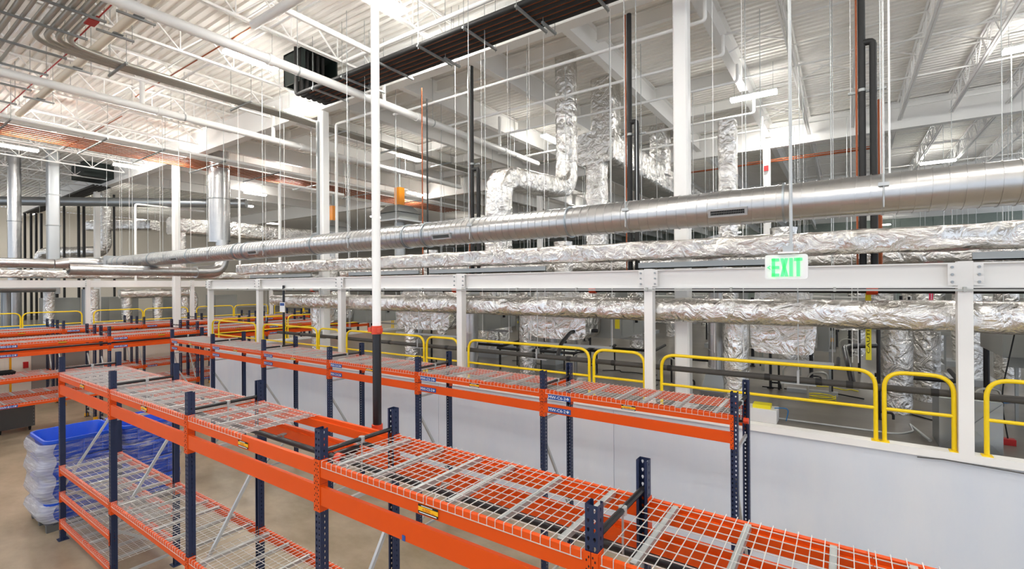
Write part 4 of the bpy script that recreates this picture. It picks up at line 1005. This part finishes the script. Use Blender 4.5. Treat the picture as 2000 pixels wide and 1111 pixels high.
# ---------------------------------------------------------------- things on the racks and floor, lower left
def pallet(x0, y0, x1, y1, label):
    t = thing('pallet', ((x0 + x1) / 2, (y0 + y1) / 2, 0), label, 'pallet')
    mb = MB()
    for k in range(7):
        y = y0 + (y1 - y0 - .09) * k / 6; mb.box(x0, x1, y, y + .09, .11, .135)
    mb.build('deck_board', 'wood', t)
    for k in range(3):
        x = x0 + (x1 - x0 - .09) * k / 2; MB().box(x, x + .09, y0, y1, 0, .11).build('runner', 'wood', t)
def bin_mb(x0, x1, y0, y1, z, h):
    """open tub with rounded ends, sloping sides and a rolled rim."""
    mb = MB(); mb.smooth = True
    def ring(ins, zz):
        pts = []; r = .16
        X0, X1, Y0, Y1 = x0 + ins, x1 - ins, y0 + ins, y1 - ins
        for cx, cy, a0 in ((X1 - r, Y0 + r, -90), (X1 - r, Y1 - r, 0), (X0 + r, Y1 - r, 90), (X0 + r, Y0 + r, 180)):
            for k in range(6):
                a = math.radians(a0 + 18 * k); pts.append((cx + r * cos(a), cy + r * sin(a), zz))
        return pts
    rs = [ring(.1, z), ring(.035, z + h - .06), ring(.0, z + h - .055), ring(0, z + h), ring(.03, z + h), ring(.05, z + h - .08), ring(.1, z + .04)]
    n = len(rs[0]); vs = [p for r in rs for p in r]
    fs = [(i * n + j, i * n + (j + 1) % n, (i + 1) * n + (j + 1) % n, (i + 1) * n + j) for i in range(len(rs) - 1) for j in range(n)]
    fs += [tuple(reversed(range(n))), tuple((len(rs) - 1) * n + j for j in range(n))]
    mb.add(vs, fs)
    for k in range(3):
        yy = y0 + (y1 - y0) * (k + 1) / 4
        mb.smooth = False; mb.box(x1 - .05, x1 - .02, yy - .012, yy + .012, z + .05, z + h - .06)
    return mb
for s, (ya, yb, w) in enumerate(((2.3, 3.38, 'nearer'), (3.42, 4.45, 'farther'))):
    pallet(-12.75, ya + .03, -11.68, yb - .03, 'dark pallet under the %s stack of blue bins' % w)
    for k in range(4):
        o = bin_mb(-12.8, -11.62, ya, yb, .14 + .37 * k, .385 if k == 3 else .368).build('bulk_bin', 'blue', angle=50)
        tag(o, 'blue plastic bulk bin, %s from the floor in the %s wrapped stack' % (nth(k), w), 'bin', 'blue bulk bins')
    mb = MB(); mb.smooth = True; R1 = random.Random(3 + s); rows = []
    for k in range(17):
        z = .16 + 1.42 * k / 16; u = ((z - .14) % .37) / .37; ins = .06 * (1 - u) - .02; r = .2; pts = []
        X0, X1, Y0, Y1 = -12.82 + ins, -11.6 - ins, ya - .02 + ins, yb + .02 - ins
        if s == 0: Y0 -= .1 * sin(PI * min(1, u * 1.1)) * .8
        for cx, cy, a0 in ((X1 - r, Y0 + r, -90), (X1 - r, Y1 - r, 0), (X0 + r, Y1 - r, 90), (X0 + r, Y0 + r, 180)):
            for q_ in range(6):
                a = math.radians(a0 + 18 * q_); pts.append((cx + r * cos(a) + R1.gauss(0, .004), cy + r * sin(a) + R1.gauss(0, .004), z))
        rows.append(pts)
    n = 24; mb.add([p for r in rows for p in r], [(i * n + j, i * n + (j + 1) % n, (i + 1) * n + (j + 1) % n, (i + 1) * n + j) for i in range(16) for j in range(n)])
    if s == 0:
        e = MB(); e.smooth = True
        sl = [r[18:24] + r[:6] for r in rows]
        e.add([(x, y - .012, z) for r in sl for x, y, z in r], [(i * 12 + j, i * 12 + j + 1, (i + 1) * 12 + j + 1, (i + 1) * 12 + j) for i in range(16) for j in range(11)])
        e = e.build('stretch_wrap_end', 'film2', angle=60); tag(e, 'cloudy thick end layer of stretch film on the nearer stack of bins', 'stretch film')
    tag(mb.build('stretch_wrap', 'film', angle=60), 'clear stretch film wrapped round the %s stack of blue bins' % w, 'stretch film')
t = thing('tool_cart', (-20.95, 3.5, 0), 'dark grey cabinet on castors under the left cross rack', 'cart')
MB().box(-21.35, -20.6, 3.02, 3.86, .13, 1.02).build('body', 'dkgray', t)
mb = MB()
for k in range(8):
    for yy in (3.05, 3.83): mb.box(-20.6, -20.594, yy - .008, yy + .008, .2 + .1 * k, .216 + .1 * k)
mb.build('rivet', 'strut', t)
for x in (-21.25, -20.7):
    for y in (3.12, 3.76):
        MB().tube([(x, y - .02, .055), (x, y + .02, .055)], .055, 12).box(x - .02, x + .02, y - .03, y + .03, .06, .13).build('castor', 'dark', t)
t = thing('safety_barrier', (-26.6, 3.6, 0), 'yellow framed mesh barrier at the left edge by the white wall', 'barrier')
MB().bar((-26.6, 2.4, 0), (-26.6, 2.4, 1.75), .06).bar((-26.6, 4.3, 0), (-26.6, 4.3, 1.75), .06).bar((-26.6, 2.4, 1.75), (-26.6, 4.3, 1.75), .06).bar((-26.6, 2.4, .3), (-26.6, 4.3, .3), .06).build('frame', 'guard', t)
mb = MB()
for k in range(17): mb.bar((-26.6, 2.5 + .11 * k, .3), (-26.6, 2.5 + .11 * k, 1.75), .006)
for k in range(10): mb.bar((-26.6, 2.4, .4 + .14 * k), (-26.6, 4.3, .4 + .14 * k), .006)
mb.build('mesh', 'wire', t)
tag(MB().add([(-24.5 + a * .3, 3.55 + b * .42, 1.18) for a, b in ((-1, -1), (1, -1), (1, 1), (-1, 1))] + [(-24.5 + a * .36, 3.55 + b * .5, 1.42) for a, b in ((-1, -1), (1, -1), (1, 1), (-1, 1))] + [(-24.5 + a * .3, 3.55 + b * .4, 1.25) for a, b in ((-1, -1), (1, -1), (1, 1), (-1, 1))], [(0, 1, 5, 4), (1, 2, 6, 5), (2, 3, 7, 6), (3, 0, 4, 7), (4, 5, 9, 8), (5, 6, 10, 9), (6, 7, 11, 10), (7, 4, 8, 11), (8, 9, 10, 11), (3, 2, 1, 0)]).build('tub', 'dark'), 'shallow black tub on the lower deck of the third cross row', 'tub')
tag(MB().box(-27.2, -27.12, 4.75, 4.9, 1.15, 1.4).build('card_reader', 'red'), 'small dark red box on the white wall beside the grey door', 'box')

# ---------------------------------------------------------------- small things on the upper floor
pipe('floor_conduit', [(-.95, 8.62, ZU + .04), (.62, 8.62, ZU + .04), (.8, 8.8, ZU + .06), (.8, 9.2, ZU + .06)], .014, 'zinc', 'bright conduit lying on the upper floor behind the guard rail', 'conduit', fr=.1)
pipe('floor_conduit', [(.8, 9.2, ZU + .06), (.95, 8.55, ZU + .03)], .02, 'zinc', 'short bright conduit stub beside the conduit on the floor', 'conduit')
for i, (x, y, w) in enumerate(((1.26, 11.8, 'behind the insulated pipe at right'), (1.79, 9.02, 'at the right edge beside the duct boot'))):
    t = thing('outlet_box', (x, y, ZU), 'red power drop box on the upper floor ' + w, 'outlet box', 'red outlet boxes')
    MB().box(x - .07, x + .07, y - .05, y + .05, ZU, ZU + .08).build('body', 'red', t)
    MB().tube(fillet([(x, y, ZU + .08), (x - .06, y + .05, ZU + .6), (x + .15, y + .2, 3.9)], .3, 8), .008, 6).build('cord', 'dark', t)
t = thing('strut_kit', (-.5, 11.1, ZU), 'grey damper actuator tray lying on the upper floor', 'tray')
MB().box(-.95, -.1, 11.05, 11.2, ZU, ZU + .07).build('tray', 'ltgray', t)
MB().tube([(-1.4, 11.15, ZU + .03), (-.95, 11.12, ZU + .04)], .012, 6).build('lead', 'dark', t); MB().tube([(-.1, 11.12, ZU + .04), (.3, 11.0, ZU + .02)], .012, 6).build('lead', 'dark', t)
t = thing('equipment_pad', (-1.0, 9.2, ZU), 'low white box with cables at the right end of the wall rack', 'box')
MB().box(-1.28, -.86, 8.4, 8.72, ZU, ZU + .2).build('body', 'plastic', t)
MB().box(-1.2, -.95, 8.45, 8.65, ZU + .2, ZU + .26).build('yellow_part', 'caution', t)
MB().tube(fillet([(-.9, 8.5, ZU + .22), (-.7, 8.5, ZU + .25), (-.75, 8.6, ZU + .02)], .1, 5), .008, 6).build('cable', 'bluepipe', t)
mb = MB(); pts = []
for k in range(41):
    a = 2 * PI * k / 40 * 2; pts.append((-.35 + .22 * cos(a), 10.6 + .22 * sin(a), ZU + .02 + .002 * k))
tag(mb.tube(pts, .01, 6).build('hose_coil', 'caution'), 'yellow hose coil on the upper floor under the caution tape', 'hose')
t = MB(); t.box(.27, .34, 9.03, 9.035, 3.2, 4.22)
text(t, 'CAUTION', (.322, 9.028, 3.3), (0, 0, 1), (-1, 0, 0), .55, .04, 1)
tag(t.build('caution_tape', ['caution', 'dark']), 'strip of yellow caution tape hanging below the lower foil duct', 'tape')
tag(MB().box(1.4, 1.43, 12.6, 12.61, 2.95, 4.72).box(1.44, 1.46, 12.6, 12.61, 3.05, 4.72).build('ribbon', 'pink'), 'pink ribbon hanging behind the foil risers at right', 'ribbon')
for i, x in enumerate((-4.75, -7.75, -3.9)):
    t = MB().box(x, x + .1, 9.0 + .2 * i, 9.01 + .2 * i, 3.45, 3.75); tag(t.build('hanging_tag', 'caution'), 'yellow hanging tag on the fan coil units, %s from the front' % nth(i), 'tag', 'hanging tags')
t = thing('notice_sign', (-13.68, 7.86, 3.0), 'small white notice hung on a black hose behind the second post', 'sign')
MB().box(-13.81, -13.55, 7.855, 7.865, 3.61, 3.9).build('panel', 'plastic', t)
MB().box(-13.79, -13.57, 7.85, 7.856, 3.8, 3.88).build('heading', 'sign', t)
MB().tube([(-13.68, 7.9, 2.4), (-13.68, 7.9, 4.4)], .035, 8).build('hose', 'blackp', t)
def pxo(x, y): return (x * _c + y * _s) / (-x * _s + y * _c)
def spots(n, seed, x0, x1, y0, y1):
    q_ = random.Random(seed); out = []
    while len(out) < n:
        x, y = q_.uniform(x0, x1), q_.uniform(y0, y1)
        if abs(x + 2.33) < .4 and y < 10.5: continue
        if any(a - 1 < y < a + 1.8 and (x - (-16 + a % 3) + .8) % 4.2 < 2.7 for a in (14.5, 20.0)) or abs(y - 12.6) < .55 or abs(y - 18.2) < .5: continue
        if -7 < x < -5.2 and y > 12.8: continue
        if min([abs(x - a) + abs(y - b) for a, b in out] + [9]) > .7: out.append((x, y))
    return sorted(out, key=lambda p: pxo(*p))
for i, (x, y) in enumerate(sorted([(-3.35, 10.2), (-2.8, 10.6), (-7.0, 10.5), (-5.6, 11.8), (.45, 9.6), (2.1, 12), (-.6, 12.5), (-9.6, 9.9), (-3.6, 13)] + spots(16, 3, -12, 4, 10.5, 22), key=lambda p: pxo(*p))):
    t = thing('drain_stand', (x, y, ZU), 'black upright pipe on the upper floor, %s from the left' % nth(i), 'pipe', 'black upright pipes')
    MB().tube([(x, y, ZU + .02), (x, y, 4.0)], (.028, .04, .03)[i % 3], 8).build('pipe', 'blackp', t)
    MB().box(x - .06, x + .06, y - .06, y + .06, ZU, ZU + .02).tube(fillet([(x, y, ZU + .12), (x + .18, y, ZU + .12), (x + .18, y, ZU + .02)], .05, 4), .02, 6).build('foot', 'blackp', t)
for i, (x, y) in enumerate(spots(14, 8, -11, 4, 11.2, 21)):
    foil_duct('foil_riser', [(x, y, ZU + .14), (x, y, 4.66)], .4, .4, 1, 200 + i, 'foil riser deep in the service area, %s from the left' % nth(i), amp=.03, step=.1, group='deep foil risers')
    tag(MB().box(x - .38, x + .38, y - .38, y + .38, ZU, ZU + .14).build('floor_pad', 'ltgray'), 'light grey pad under a deep foil riser, %s from the left' % nth(i), 'pad', 'riser pads')
for i, (x, y) in enumerate(spots(14, 12, -11, 4, 9.9, 17)):
    tag(MB().tube(fillet([(x, y, ZU), (x, y, ZU + .55), (x + .3, y + .1, ZU + .55), (x + .3, y + .1, ZU + .35)], .16, 6), .018, 8).build('conduit_stub', 'conduit'), 'bent conduit stub on the upper floor, %s from the left' % nth(i), 'conduit', 'bent conduit stubs')
for i, (x, y) in enumerate(spots(12, 15, -12, 4, 9.6, 19)):
    t = thing('disconnect_box', (x, y, ZU), 'small grey box on a strut stand in the service area, %s from the left' % nth(i), 'box', 'boxes on strut stands')
    MB().box(x - .02, x + .02, y - .02, y + .02, ZU, 3.5).build('stand', 'strut', t)
    MB().box(x - .1, x + .1, y - .09, y - .02, 3.05, 3.38).build('body', 'gray', t)
    MB().box(x - .06, x + .06, y - .095, y - .09, 3.25, 3.32).build('tag', ('guard', 'sign', 'caution')[i % 3], t)
for i, (x, y) in enumerate(spots(9, 19, -10, 3, 9.9, 11.5)):
    mb = MB().tube(fillet([(x, y, 2.75), (x + 1.1, y, 2.75), (x + 1.1, y + .9, 2.8)], .1, 5), .035, 8)
    for k in range(2): mb.tube([(x + .1 + .9 * k, y, ZU), (x + .1 + .9 * k, y, 2.74)], .02, 6)
    tag(mb.build('chilled_water_pipe', 'black'), 'short black water pipe on stands in the service area, %s from the left' % nth(i), 'pipe', 'short black water pipes')
for i, (x, y) in enumerate(spots(8, 27, -9, 3, 9.6, 14)):
    q_ = random.Random(i); pts = [(x, y, ZU + .01)]
    for k in range(5): pts.append((pts[-1][0] + q_.uniform(.05, .4), pts[-1][1] + q_.uniform(-.3, .3), ZU + .01))
    tag(MB().tube(fillet(pts, .12, 5), .009, 6).build('floor_cable', ('dark', 'bluepipe', 'dark', 'caution')[i % 4]), 'loose cable on the upper floor, %s from the left' % nth(i), 'cable', 'loose floor cables')
for i, (x, w_) in enumerate(((-14.2, 3.4), (-9.5, 2.6), (-6.3, 3.1), (-1.8, 2.2), (2.3, 2))):
    tag(MB().box(x - w_ / 2, x + w_ / 2, 8.03, 8.07, 4.63, 4.73).box(x - w_ / 2, x + w_ / 2, 8.03, 8.1, 4.63, 4.645).build('cable_tray', 'strut'), 'grey metal tray on top of the white bolted beams, %s from the left' % nth(i), 'tray', 'trays on the beam')

pipe('loose_cable', [(.75, 7.872, 2.17), (1.0, 7.872, 2.19), (1.6, 7.87, 2.17), (2.6, 7.87, 2.13)], .007, 'dkgray', 'loose dark cable lying along the top edge of the white wall at right', 'cable')
